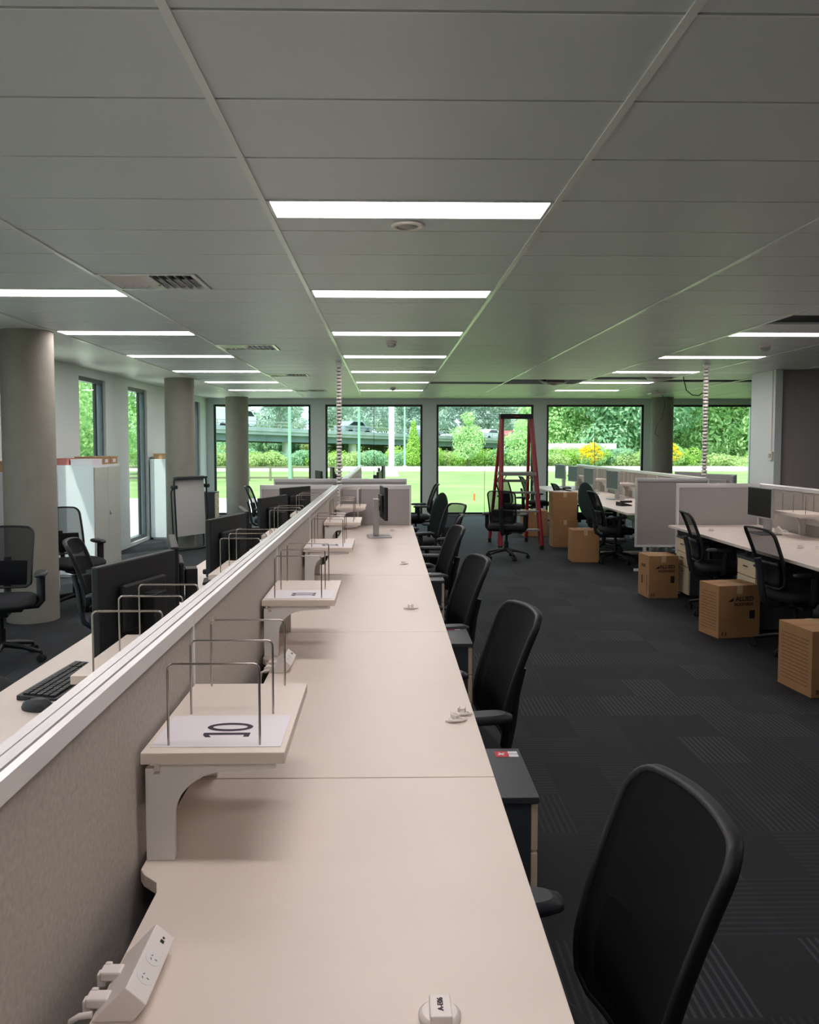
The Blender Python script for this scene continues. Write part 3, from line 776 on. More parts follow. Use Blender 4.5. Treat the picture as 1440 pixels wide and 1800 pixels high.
        k.build('castor', M['rubber'], t)
    return t
CH = chair('black mesh backed office chair in the right foreground beside the nearest desk', (0.205, 1.385, 0), R(96), 'office chairs along the main row', dense=True)
CG = chair('black mesh office chair with see-through back at the left edge before the column', (-2.80, 5.95, 0), R(195), 'office chairs on the left')
G1 = 'office chairs along the main row'
def face(deg): return R(deg)
dup(CH, (0.20, 3.06, 0), R(101), 'black office chair at the second desk, next behind the foreground chair', G1)
dup(CH, (0.19, 4.46, 0), R(101), 'black office chair at the third desk, leaning back beside its pedestal', G1)
dup(CH, (0.22, 6.15, 0), R(98), 'black office chair at the fourth desk, overlapping others', G1)
dup(CG, (0.45, 8.45, 0), R(115), 'black office chair with lit window in its back, by the end of the main row', G1)
dup(CH, (0.32, 7.25, 0), R(85), 'black office chair at the fifth desk, mostly hidden by nearer chairs', G1)
dup(CG, (1.66, 11.25, 0), R(-22), 'black mesh office chair standing free in the aisle before the ladder', 'free standing office chairs')
dup(CG, (0.46, 12.8, 0), R(92), 'black office chair seen edge on at the far bank past the end screen', 'far office chairs')
GL = 'office chairs on the left'
dup(CG, (-3.0, 7.92, 0), R(-135), 'black mesh office chair beside the nearest column before the white cabinets', GL)
dup(CH, (-1.74, 5.45, 0), R(-82), 'black office chair seen from behind at the left desks beside large monitor', GL)
dup(CH, (-2.02, 3.72, 0), R(-88), 'black office chair cut off at the left edge beside keyboard desk', GL)
GR = 'office chairs along the right hand row'
dup(CG, (3.12, 7.55, 0), R(-98), 'black mesh office chair on the right, just past the printed moving box pair', GR)
dup(CG, (3.13, 6.15, 0), R(-84), 'black mesh office chair on the right nearest the picture edge', GR)
dup(CH, (3.06, 10.85, 0), R(-88), 'black office chair at the far right bank behind the single low box', GR)
dup(CG, (2.35, 14.9, 0), R(-60), 'black office chair behind the ladder near the back window', GR)
dup(CH, (3.0, 13.0, 0), R(-88), 'black office chair at the far right bank beside the stacked boxes', GR)
dup(CH, (2.95, 15.9, 0), R(-88), 'black office chair at the end of the far right bank', GR)
dup(CG, (-1.75, 12.3, 0), R(-90), 'black office chair at the far left bank behind the cross screens', GL)
# round backed typist chairs
def round_chair(label, loc, rz, group):
    t = dup(CH, loc, rz, label, group)
    for ch in [q for q in bpy.data.objects if q.parent == t]:
        if ch.name.startswith(('back_frame', 'back_mesh', 'lumbar_shell')): bpy.data.objects.remove(ch)
    m = MB().ellip((0, 0, 0), (0.205, 0.035, 0.27), 24, 14)
    o = m.build('backrest', M['green_fabric'], t); o.location = (0, -0.315, 0.76); o.rotation_euler = (R(8), 0, 0)
    t.name = 'typist_chair'
    return t
round_chair('dark round backed typist chair at the far end of the main row', (0.34, 9.55, 0), R(58), 'round backed chairs')
round_chair('dark round backed typist chair beside the stacked moving boxes', (3.20, 11.95, 0), R(-66), 'round backed chairs')

# ------------------------------------------------------------------ pedestals
def pedestal(loc, rz, label, group, sticker=False):
    """local: front faces +x; width along y 0.35, depth 0.47"""
    t = thing('drawer_pedestal', label, 'drawers', loc, rz, group)
    MB().box(-0.47, -0.175, 0.045, 0.0, 0.175, 0.605).build('body', M['charcoal'], t, bevel=0.002)
    MB().box(-0.475, -0.18, 0.606, 0.022, 0.18, 0.624).build('top', M['charcoal'], t, bevel=0.002)
    for (z0, z1) in ((0.05, 0.325), (0.332, 0.465), (0.472, 0.600)):
        d = MB().box(0.001, -0.172, z0, 0.019, 0.172, z1).build('drawer', M['cream'], t, bevel=0.0015)
        MB().box(0.020, -0.04, z1 - 0.055, 0.030, 0.04, z1 - 0.045).build('handle', M['chrome'], d)
    for sx in (-0.42, -0.04):
        for sy in (-0.13, 0.13): MB().cyl((sx, sy - 0.01, 0.0235), (sx, sy + 0.01, 0.0235), 0.023, n=14).box(sx - 0.008, sy - 0.012, 0.03, sx + 0.008, sy + 0.012, 0.046).build('castor', M['rubber'], t)
    return t
PN = pedestal((0.393, 2.345, 0), 0, 'charcoal drawer pedestal with cream drawers under the nearest desks, sticker on top', 'pedestals in the main row')
def sticker(loc, label):
    t = thing('sticker', label, 'sticker', loc, 0, 'red stickers on pedestals')
    MB().box(-0.040, -0.022, 0, 0.0, 0.022, 0.0006).build('red_field', M['red'], t)
    m = MB()
    for i in range(2): m.box(0.001, -0.022 + 0.024 * i, 0, 0.030, -0.002 + 0.024 * i, 0.0006)
    m.build('white_bars', M['paper'], t)
    MB().box(-0.034, -0.003, 0.0006, -0.008, 0.003, 0.0009, rot=(0, 0, 0.6)).box(-0.024, -0.012, 0.0006, -0.018, 0.012, 0.0009, rot=(0, 0, 0.6)).build('emblem', M['paper'], t)
sticker((0.375, 2.475, 0.6245), 'red and white sticker on the nearest pedestal top')
dup(PN, (0.393, 4.06, 0), 0, 'charcoal drawer pedestal with cream drawers, second along the main row', 'pedestals in the main row')
sticker((0.35, 4.19, 0.6245), 'red and white sticker on the second pedestal top')
dup(PN, (0.388, 5.88, 0), 0, 'charcoal drawer pedestal with cream drawers, third along the main row', 'pedestals in the main row')
sticker((0.30, 6.01, 0.6245), 'red and white sticker on the third pedestal top')
dup(PN, (3.075, 8.56 - 0.2, 0), PI, 'cream fronted pedestal on the right, behind the left moving box', 'pedestals on the right')
dup(PN, (3.065, 6.84, 0), PI, 'cream fronted pedestal on the right, beside the middle moving box', 'pedestals on the right')
dup(PN, (-3.42, 16.55, 0), 0, 'charcoal and cream pedestal alone by the back left wall', 'stray pedestals')
dup(PN, (-1.35, 8.95, 0), R(200), 'dark pedestal standing just left of the left cross screen', 'stray pedestals')
dup(PN, (0.10, 9.3, 0), R(0), 'pedestal behind the end screen of the main row', 'stray pedestals')

# ------------------------------------------------------------------ monitors
def monitor(loc, rz, label, group, case='black_plastic', w=0.50, h=0.30, zb=0.145, stand='silver', film='screen_glass'):
    """local: screen faces +y, stands on desk"""
    t = thing('monitor', label, 'monitor', loc, rz, group)
    MB().box(-w / 2, -0.018, zb, w / 2, 0.012, zb + h).build('casing', M[case], t, bevel=0.005)
    MB().box(-w / 2 + 0.012, 0.0125, zb + 0.014, w / 2 - 0.012, 0.0135, zb + h - 0.012).build('screen', M[film], t)
    MB().box(-w * 0.28, -0.042, zb + h * 0.22, w * 0.28, -0.019, zb + h * 0.75).build('rear_housing', M[case], t, bevel=0.008)
    MB().box(-0.04, -0.100, 0.012, 0.04, -0.050, zb + h * 0.62).box(-0.03, -0.051, zb + h * 0.4, 0.03, -0.040, zb + h * 0.6).build('stand_column', M[stand], t, bevel=0.004)
    MB().box(-0.13, -0.15, 0.0, 0.13, 0.06, 0.012).build('stand_base', M[stand], t, bevel=0.005)
    return t
MZ = 0.7256
M0 = monitor((-0.895, 2.925, MZ), R(74), 'large black monitor seen from behind on the left desk beside the keyboard', 'monitors on the left desks', w=0.48, h=0.31, zb=0.14, stand='black_plastic')
dup(M0, (-0.90, 3.45, MZ), R(106), 'second black monitor edge on, just behind the large left monitor', 'monitors on the left desks')
dup(M0, (-0.90, 4.62, MZ), R(76), 'black monitor on the left desks behind the second wire rack, nearer of its pair', 'monitors on the left desks')
dup(M0, (-0.90, 5.15, MZ), R(105), 'black monitor on the left desks behind the second wire rack, farther of its pair', 'monitors on the left desks')
dup(M0, (-0.88, 6.35, MZ), R(72), 'black monitor on the left desks by the third wire rack', 'monitors on the left desks')
dup(M0, (-0.86, 7.75, MZ), R(62), 'black monitor on the left desks before the left cross screen', 'monitors on the left desks')
MM = monitor((-0.02, 7.55, MZ), R(-84), 'black monitor on a silver stand seen edge on, alone on the main row', 'monitors on the main row', w=0.46, h=0.30, zb=0.165, stand='silver')
MR = monitor((3.56, 7.72, MZ), R(92), 'dark upright monitor on a silver stand on the right desk beside its shelf', 'monitors on the right row', w=0.47, h=0.29, zb=0.155, case='silver')
MF = monitor((3.50, 12.6, MZ), R(96), 'grey screened monitor in the far right bank, nearest one', 'monitors in the far right bank', w=0.47, h=0.29, zb=0.155, case='silver', film='screen_reflection')
for k, (y, a, x) in enumerate(((12.6, 96, 3.50), (14.0, 96, 3.48), (15.2, 98, 3.48), (16.42, 102, 3.50))):
    if k: dup(MF, (x, y, MZ), R(a), 'monitor with painted grey reflection in the far right bank, %s one' % ['nearest', 'second', 'third', 'farthest'][k], 'monitors in the far right bank')
for k, (x, y, a, lab) in enumerate(((4.45, 12.0, -60, 'monitor beyond the far right screen, left one just left of the second pole'), (4.50, 11.55, -120, 'monitor beyond the far right screen, dark back right beside the pole'), (4.55, 11.1, -55, 'monitor beyond the far right screen, left one right of the second pole'), (4.60, 10.75, -118, 'monitor beyond the far right screen, rightmost before the pier'))):
    dup(MR, (x, y, MZ + 0.0), R(a), lab, 'monitors beyond the far right screen')
for k, (x, y, a) in enumerate(((-0.10, 12.1, -95), (-0.12, 13.9, -88), (-0.05, 15.6, -95))):
    dup(M0, (x, y, MZ), R(a), 'small far black monitor right of the far bank screen, %s one' % ['nearest', 'middle', 'farthest'][k], 'monitors in the far centre bank')
for k, (x, y, a) in enumerate(((-1.02, 12.4, 105), (-0.95, 14.4, 100))):
    dup(M0, (x, y, MZ), R(a), 'small far black monitor left of the striped pole, %s one' % ['nearer', 'farther'][k], 'monitors in the far centre bank')

# keyboard and mouse on the left desk
t = thing('keyboard', 'black computer keyboard lying on the left desk', 'keyboard', (-1.150, 2.93, MZ), R(86))
MB().prism([(-0.07, 0.0), (0.07, 0.0), (0.07, 0.018), (-0.07, 0.008)], -0.22, 0.22, 'x').build('body', M['dark_plastic'], t, bevel=0.003)
kb = MB()
for r_ in range(5):
    n = 15
    for c_ in range(n + 4):
        x = -0.208 + c_ * 0.0222 + (0.006 if c_ > 14 else 0)
        if x + 0.018 > 0.214: continue
        y = -0.056 + r_ * 0.0225; z = 0.009 + 0.010 * (y + 0.07) / 0.14
        kb.box(x, y, z, x + 0.018, y + 0.018, z + 0.006)
kb.build('keycaps', M['keys'], t)
t = thing('mouse', 'black computer mouse beside the keyboard on the left desk', 'mouse', (-1.125, 2.62, MZ), R(75))
m = MB(); rg = []
for (k, z) in ((0.96, 0.0), (1.0, 0.008), (0.92, 0.020), (0.70, 0.031), (0.35, 0.037)):
    rg.append([(0.031 * k * math.cos(2 * PI * i / 24), 0.056 * k * math.sin(2 * PI * i / 24) - (1 - k) * 0.012, z) for i in range(24)])
vs = [p for r_ in rg for p in r_]
m.add(vs, [(j * 24 + i, j * 24 + (i + 1) % 24, (j + 1) * 24 + (i + 1) % 24, (j + 1) * 24 + i) for j in range(4) for i in range(24)], True); m.add(vs, [tuple(range(24))[::-1], tuple(range(96, 120))])
m.build('shell', M['dark_plastic'], t)
MB().cyl((-0.003, 0.030, 0.029), (0.003, 0.030, 0.029), 0.008, n=14).build('scroll_wheel', M['rubber'], t)

# desk clutter left side: phones / dark lumps, docking units
def dock(x, y, rz, label):
    t = thing('desk_phone', label, 'phone', (x, y, MZ), rz, 'black desk phones')
    MB().prism([(-0.08, 0), (0.08, 0), (0.08, 0.055), (-0.08, 0.015)], -0.09, 0.09, 'x').build('base', M['black_plastic'], t, bevel=0.004)
    MB().box(-0.085, -0.085, 0.045, -0.040, 0.085, 0.075).build('handset', M['black_plastic'], t, bevel=0.010)
    MB().box(-0.01, 0.005, 0.040, 0.07, 0.06, 0.046, rot=(0.24, 0, 0)).build('display', M['screen_glass'], t)
dock(-1.05, 5.05, R(-80), 'black desk phone on the left desks beyond the second monitor pair')
dock(-0.98, 4.15, R(-80), 'black desk phone on the left desks beside the second wire rack')
dock(-1.0, 5.75, R(-80), 'black desk phone on the left desks before the third monitor')
dock(-1.0, 7.1, R(-80), 'black desk phone on the left desks near the cross screen')
dock(3.3, 11.3, R(100), 'black desk phone on the far right bank')
dock(3.25, 14.8, R(100), 'black desk phone near the end of the far right bank')
t = thing('papers', 'loose white papers on the left desks between monitors', 'papers', (-1.14, 6.15, MZ), 0.2)
MB().box(-0.10, -0.15, 0, 0.11, 0.15, 0.004).box(-0.06, 0.10, 0.004, 0.14, 0.38, 0.008, rot=(0, 0, 0.2)).build('sheets', M['paper'], t)

# ------------------------------------------------------------------ moving boxes
def carton(loc, rz, w, d, h, label, group, logo=True, lines=True):
    """local: near left bottom corner at origin; front face at y=0 (faces -y), left face x=0."""
    t = thing('moving_box', label, 'box', loc, rz, group)
    MB().box(0, 0, 0, w, d, h).build('carton', M['card'], t, bevel=0.003)
    MB().box(w / 2 - 0.025, -0.0004, h + 0.0002, w / 2 + 0.025, d + 0.0004, h + 0.0010).box(w / 2 - 0.025, -0.0012, h - 0.07, w / 2 + 0.025, -0.0002, h).build('tape', M['tape'], t)
    MB().box(0.004, d / 2 - 0.0015, h + 0.0001, w / 2 - 0.026, d / 2 + 0.0015, h + 0.0007).box(w / 2 + 0.026, d / 2 - 0.0015, h + 0.0001, w - 0.004, d / 2 + 0.0015, h + 0.0007).build('flap_seam', M['card_line'], t)
    if logo:
        e = -0.0008
        text_obj('printed_name', 'ALLIED', 0.052, M['card_ink'], t, (w * 0.62, e, h * 0.74), (PI / 2, 0, 0), bold=0.0012)
        text_obj('printed_name', 'PICKFORDS', 0.033, M['card_ink'], t, (w * 0.60, e, h * 0.635), (PI / 2, 0, 0), bold=0.001)
        MB().prism([(w * 0.22, h * 0.69), (w * 0.36, h * 0.775), (w * 0.345, h * 0.70)], e - 0.0002, e + 0.0002, 'y').build('printed_arrow', M['card_ink'], t)
        MB().box(w * 0.74, e - 0.0002, h * 0.36, w * 0.87, e + 0.0002, h * 0.52).build('printed_block', M['card_ink'], t)
        MB().box(w * 0.08, e - 0.0002, h * 0.05, w * 0.12, e + 0.0002, h * 0.12).box(w * 0.16, e - 0.0002, h * 0.05, w * 0.20, e + 0.0002, h * 0.12).build('handling_mark', M['card_line'], t)
    if lines:
        m = MB()
        for i in range(13):
            z = h * (0.14 + 0.058 * i); m.box(-0.0010, d * 0.10, z, -0.0004, d * 0.90, z + 0.0035)
        m.build('ruled_lines', M['card_line'], t)
    else:
        o = text_obj('side_name', 'ALLIED', 0.04, M['card_ink'], t, (-0.0008, d / 2, h * 0.74), (PI / 2, 0, -PI / 2), bold=0.001)
        MB().box(-0.0010, d * 0.15, h * 0.10, -0.0004, d * 0.20, h * 0.55).box(-0.0010, d * 0.55, h * 0.3, -0.0004, d * 0.7, h * 0.5).build('side_print', M['card_line'], t)
    return t
GB = 'brown moving boxes'
carton((2.685, 8.28, 0), R(3), 0.31, 0.30, 0.437, 'brown moving box with black printed name, against the pedestal below the cross screen', GB, lines=False)
carton((2.695, 6.54, 0), R(10), 0.375, 0.29, 0.43, 'large brown moving box with black printed name and ruled side, middle of the right row', GB)
carton((2.64, 4.975, 0), R(6), 0.42, 0.36, 0.42, 'brown moving box cut off by the right edge of the photo', GB)
carton((2.485, 10.86, 0), R(-3), 0.36, 0.33, 0.43, 'single brown moving box with blank sides, standing before a far chair', GB, logo=False)
carton((2.545, 12.44, 0), R(-2), 0.38, 0.33, 0.42, 'lower brown box of the stack of two beside the ladder', GB, logo=False)
carton((2.54, 12.45, 0.4215), R(-1), 0.38, 0.33, 0.42, 'upper brown box of the stack of two beside the ladder', GB, logo=False)
carton((2.35, 13.95, 0), R(0), 0.42, 0.35, 0.44, 'brown box on the floor behind the ladder legs', GB, logo=False)
t = thing('papers', 'white papers lying on top of the stacked boxes', 'papers', (2.58, 12.52, 0.843), 0.1)
MB().box(0, 0, 0, 0.28, 0.20, 0.006).box(0.02, 0.02, 0.006, 0.24, 0.22, 0.010, rot=(0, 0, 0.3)).build('sheets', M['paper'], t)

# ------------------------------------------------------------------ step ladder
t = thing('step_ladder', 'tall red platform step ladder with dark top cap, standing in the aisle', 'ladder', (2.02, 12.2, 0), R(3))
def lp(a, b, k): return tuple(a[i] + (b[i] - a[i]) * k for i in range(3))
FL0, FL1 = (-0.33, 0.0, 0.0), (-0.235, 0.36, 1.16); FR0, FR1 = (0.33, 0.0, 0.0), (0.235, 0.36, 1.16)
TL, TR = (-0.225, 0.42, 2.02), (0.225, 0.42, 2.02)
for sgn in (-1, 1):
    a = (sgn * 0.315, 0.0, 0.03); b = (sgn * 0.225, 0.40, 2.0)
    MB().tube([a, b], 0.020, 4, sq=2.2).build('front_rail', M['ladder_red'], t)
    MB().tube([(sgn * 0.30, 0.98, 0.03), (sgn * 0.215, 0.46, 2.0)], 0.017, 4, sq=1.8).build('rear_rail', M['ladder_red'], t)
    MB().box(sgn * 0.315 - 0.028, -0.035, 0, sgn * 0.315 + 0.028, 0.035, 0.06).build('rubber_foot', M['rubber'], t, bevel=0.004)
    MB().box(sgn * 0.30 - 0.025, 0.95, 0, sgn * 0.30 + 0.025, 1.01, 0.06).build('rubber_foot', M['rubber'], t, bevel=0.004)
    MB().tube([(sgn * 0.27, 0.25, 1.12), (sgn * 0.245, 0.66, 1.02)], 0.008, 6).tube([(sgn * 0.18, 0.24, 1.10), (sgn * 0.265, 0.24, 0.96)], 0.007, 6).build('spreader_bar', M['alu'], t)
for z in (0.30, 0.58, 0.86):
    k = z / 2.0; w = 0.315 - 0.09 * k; y = 0.40 * k
    MB().box(-w + 0.01, y - 0.03, z - 0.03, w - 0.01, y + 0.06, z).build('step', M['alu'], t, bevel=0.002)
MB().box(-0.265, 0.18, 1.10, 0.265, 0.56, 1.15).build('platform', M['alu'], t, bevel=0.004)
for z in (0.45, 1.0):
    k = z / 2.0; w = 0.30 - 0.085 * k; y = 0.98 - 0.52 * k
    MB().box(-w, y - 0.01, z - 0.02, w, y + 0.01, z + 0.02).build('rear_brace', M['alu'], t)
MB().box(-0.255, 0.36, 1.965, 0.255, 0.52, 2.04).build('top_cap', M['black_plastic'], t, bevel=0.008)
MB().box(-0.035, 0.3585, 1.998, 0.035, 0.3595, 2.008).build('cap_sticker', M['red'], t)

# ------------------------------------------------------------------ striped cable poles
def pole(x, y, label):
    t = thing('cable_pole', label, 'cable pole', (x, y, 0), 0, 'striped cable poles')
    MB().lathe([(0.020, 0.0), (0.020, ZC - 0.004)], n=16).build('core', M['black_plastic'], t)
    m = MB(); z = 0.04
    while z < ZC - 0.045:
        m.lathe([(0.024, z), (0.032, z + 0.003), (0.033, z + 0.012), (0.033, z + 0.021), (0.032, z + 0.029), (0.024, z + 0.031)], n=18); z += 0.0425
    m.build('vertebrae', M['white_plastic'], t)
    MB().lathe([(0.06, 0), (0.06, 0.012), (0.03, 0.03)], n=24).build('foot', M['white_plastic'], t)
    MB().box(-0.035, -0.035, ZC - 0.05, 0.035, 0.035, ZC - 0.007).build('ceiling_plate', M['rail'], t)
pole(-0.575, 10.05, 'striped black and white cable pole rising from the central screen end')
pole(3.955, 10.13, 'striped black and white cable pole rising from the right hand screen')

# ------------------------------------------------------------------ cabinets on the left wall
def cabinet(x0, x1, y0, y1, z, label, group):
    t = thing('storage_cabinet', label, 'cabinet', (x1, y0, 0), 0, group)
    dx, dy = x0 - x1, y1 - y0
    MB().box(dx, 0, 0.03, 0, dy, z).box(dx + 0.03, 0.02, 0, -0.03, dy - 0.02, 0.03).build('body', M['cabinet'], t, bevel=0.003)
    for i in range(2):
        a = 0.018 + i * (dy - 0.03) / 2; b = a + (dy - 0.036) / 2 - 0.004
        d = MB().box(0.0005, a, 0.06, 0.014, b, z - 0.03).build('door', M['door_grey'], t, bevel=0.002)
        if i == 1:
            MB().cyl((0.0145, a + 0.04, 0.72), (0.032, a + 0.04, 0.72), 0.012, n=14).box(0.015, a + 0.034, 0.70, 0.020, a + 0.046, 0.76).build('handle', M['chrome'], d)
    return t
cabinet(-3.90, -3.45, 7.80, 8.66, 1.31, 'white steel cabinet half hidden behind the nearest column', 'white steel cabinets')
cabinet(-3.90, -3.45, 9.72, 10.66, 1.33, 'white steel cabinet with grey doors by the left windows', 'white steel cabinets')
cabinet(-3.90, -3.45, 13.62, 14.50, 1.33, 'white steel cabinet beyond the last narrow window, behind the column', 'white steel cabinets')
def archive(x, y, z, dx, dy, h, mat_, label):
    t = thing('archive_box', label, 'box', (x, y, z), 0, 'archive boxes on cabinets')
    MB().box(0, 0, 0, dx, dy, h).build('carton', mat_, t, bevel=0.002)
    MB().box(-0.003, -0.003, h + 0.0003, dx + 0.003, dy + 0.003, h + 0.010).build('lid', mat_, t, bevel=0.001)
    MB().box(dx + 0.0003, dy * 0.3, h * 0.25, dx + 0.001, dy * 0.7, h * 0.75).build('side_tag', M['paper'], t)
archive(-3.88, 7.95, 1.3105, 0.40, 0.50, 0.09, M['card_side'], 'brown archive box on the cabinet behind the nearest column')
archive(-3.88, 9.74, 1.3305, 0.14, 0.30, 0.07, M['pink'], 'pinkish folder box at the wall side on the middle cabinet')
archive(-3.72, 9.74, 1.3305, 0.26, 0.32, 0.06, M['paper'], 'white flat box at the front of the middle cabinet top')
archive(-3.80, 10.08, 1.3305, 0.34, 0.27, 0.085, M['card_side'], 'brown archive box on the middle cabinet, nearer one')
archive(-3.80, 10.37, 1.3305, 0.34, 0.27, 0.085, M['card_side'], 'brown archive box on the middle cabinet, farther one')
archive(-3.86, 13.70, 1.3305, 0.38, 0.40, 0.08, M['card_side'], 'brown archive box on the cabinet behind the second column')

# flip chart stand
t = thing('flip_chart', 'folded flip chart whiteboard with black tubular frame beside the column', 'whiteboard', (-2.90, 12.25, 0), R(58))
MB().box(-0.30, -0.010, 0.22, 0.30, 0.010, 1.06, rot=(R(-3), 0, 0), c=(0, 0, 0)).build('board', M['whiteboard'], t, bevel=0.003)
fr = MB()
def rectloop(w, z0, z1, y, r=0.06):
    p = []
    for (cx, cz, a0) in ((w - r, z0 + r, -90), (w - r, z1 - r, 0), (-w + r, z1 - r, 90), (-w + r, z0 + r, 180)):
        for i in range(6): a = R(a0 + 18 * i); p.append((cx + r * math.cos(a), y + (cz + r * math.sin(a)) * 0.05, cz + r * math.sin(a)))
    return p
fr.tube(rectloop(0.325, 0.02, 1.09, -0.03), 0.013, 8, closed=True)
fr.build('tube_frame', M['black_plastic'], t)
MB().tube(rectloop(0.305, 0.02, 0.92, 0.06), 0.011, 8, closed=True).build('rear_leg_frame', M['black_plastic'], t)
MB().box(-0.31, -0.02, 1.06, 0.31, 0.05, 1.095).build('clamp_bar', M['dark_plastic'], t, bevel=0.003)
for sx in (-0.325, 0.325): MB().cyl((sx, -0.03, 0.95), (sx, 0.06, 0.95), 0.028, n=16).build('hinge_knob', M['black_plastic'], t)

# ------------------------------------------------------------------ open ceiling fittings on the right
def cassette(x, y, label):
    t = thing('duct_outlet', label, 'air duct', (x, y, ZC), 0, 'hanging duct outlets')
    m = MB()
    p = [(-0.28, 0, 0.16), (-0.14, 0.03, 0.07), (0.0, 0.0, 0.03), (0.14, -0.03, 0.06), (0.26, 0, 0.18)]
    m.tube(p, 0.085, 14, rs=[0.08, 0.09, 0.085, 0.09, 0.08]); m.build('flexible_duct', M['foil'], t)
    MB().box(-0.15, -0.12, -0.02, 0.15, 0.12, 0.02).build('outlet_box', M['alu'], t, bevel=0.01)
    MB().tube([(-0.3, 0.05, 0.10), (-0.1, -0.1, -0.01), (0.1, -0.08, 0.0), (0.3, 0.05, 0.12)], 0.012, 8).build('cable', M['black_plastic'], t)
cassette(2.73, 13.35, 'foil duct outlet hanging from the open ceiling strip, left one near the ladder top')
cassette(4.15, 12.45, 'foil duct outlet hanging from the open ceiling strip, right one by the looped cable')
o = MB().tube([(4.42, 12.2, ZC + 0.3), (4.42, 12.2, ZC), (4.47, 12.2, 2.38), (4.56, 12.2, 2.31), (4.66, 12.2, 2.30), (4.74, 12.2, 2.36), (4.78, 12.2, 2.48), (4.80, 12.2, ZC + 0.3)], 0.008, 8).build('looped_cable', M['black_plastic'])
tag(o, 'black cable hanging in a loop from the open ceiling on the right', 'cable')
t = thing('wireless_access_point', 'flat white access point box under the ceiling before the right column', 'access point', (5.05, 15.3, ZC))
MB().box(-0.14, -0.12, -0.075, 0.14, 0.12, -0.045).build('housing', M['white_plastic'], t, bevel=0.012)
MB().cyl((0, 0, -0.045), (0, 0, -0.004), 0.03, n=14).build('stem', M['rail'], t)
MB().tube([(0.10, 0, -0.06), (0.16, 0.0, -0.25), (0.12, 0.02, -0.50), (0.02, 0.03, -0.65), (-0.01, 0.02, -0.80), (0.03, 0.02, -0.86), (0.06, 0.02, -0.82)], 0.006, 8).build('cable', M['dark_plastic'], t)

# ------------------------------------------------------------------ outdoors
struct(MB().box(-60, YB + 0.25, -0.30, 110, 220, -0.12).build('ground_lawn', M['grass']), 'bright mown lawn outside the back windows')
struct(MB().box(-60, -25, -0.32, XL - 0.3, YB + 0.25, -0.12).build('ground_side_lawn', M['grass']), 'lawn outside the left windows')
struct(MB().box(-9.0, YB + 0.25, -0.119, -2.2, 25.5, -0.10).build('ground_paving', M['path']), 'pale concrete paving outside the left back window')
struct(MB().box(-9.0, -12, -0.119, XL - 0.32, YB + 0.25, -0.10).build('ground_paving', M['path']), 'pale concrete paving outside the left wall')
struct(MB().box(-60, 51, -0.119, 110, 61, -0.08).build('ground_road', M['road']), 'pale sunlit road beyond the lawn')

# low timber fence
t = thing('post_and_rail_fence', 'low timber post and rail fence across the lawn on the left', 'fence', (-16, 38, -0.12))
for i in range(13): MB().box(i * 1.0 + 1.6, -0.05, 0, i * 1.0 + 1.7, 0.05, 0.66).build('post', M['timber'], t)
for z in (0.10, 0.58): MB().box(1.5, -0.03, z, 14.0, 0.03, z + 0.09).build('rail', M['timber'], t)

# overpass (descends to the right, farther away)
A, B = Vector((-17.0, 68.0, 0)), Vector((24.0, 118.0, 0))
dv = (B - A); ln = dv.length; ang = math.atan2(dv.y, dv.x)
t = thing('overpass', 'long concrete road overpass crossing behind the shrubs', 'bridge', (A.x, A.y, -0.12), ang)
za, zb_ = 3.15, 1.95
def slab(y0, y1, dz0, dz1, mt, name):
    a, b = za + 0.12, zb_ + 0.12
    vs = [(0, y0, a + dz0), (ln, y0, b + dz0), (ln, y1, b + dz0), (0, y1, a + dz0), (0, y0, a + dz1), (ln, y0, b + dz1), (ln, y1, b + dz1), (0, y1, a + dz1)]
    MB().add(vs, [(0, 3, 2, 1), (4, 5, 6, 7), (0, 1, 5, 4), (1, 2, 6, 5), (2, 3, 7, 6), (3, 0, 4, 7)]).build(name, mt, t)
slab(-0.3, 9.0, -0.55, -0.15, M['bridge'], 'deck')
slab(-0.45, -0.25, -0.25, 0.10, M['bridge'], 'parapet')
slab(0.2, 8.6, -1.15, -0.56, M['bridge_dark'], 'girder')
for k in range(7):
    s = 4 + k * 9.5; z = za + (zb_ - za) * s / ln - 1.05
    MB().cyl((s, 1.5, 0), (s, 1.5, z + 0.12), 0.45, n=14).build('pier', M['pale_post'], t)
rl = MB()
for k in range(44):
    s = 0.7 + k * ln / 44; z = za + (zb_ - za) * s / ln + 0.22; rl.box(s - 0.03, -0.38, z - 0.05, s + 0.03, -0.32, z + 0.55)
for dz in (0.42, 0.72):
    a, b = za + 0.12 + dz - 0.10, zb_ + 0.12 + dz - 0.10
    rl.tube([(0, -0.35, a), (ln, -0.35, b)], 0.035, 6)
rl.build('railing', M['silver'], t)

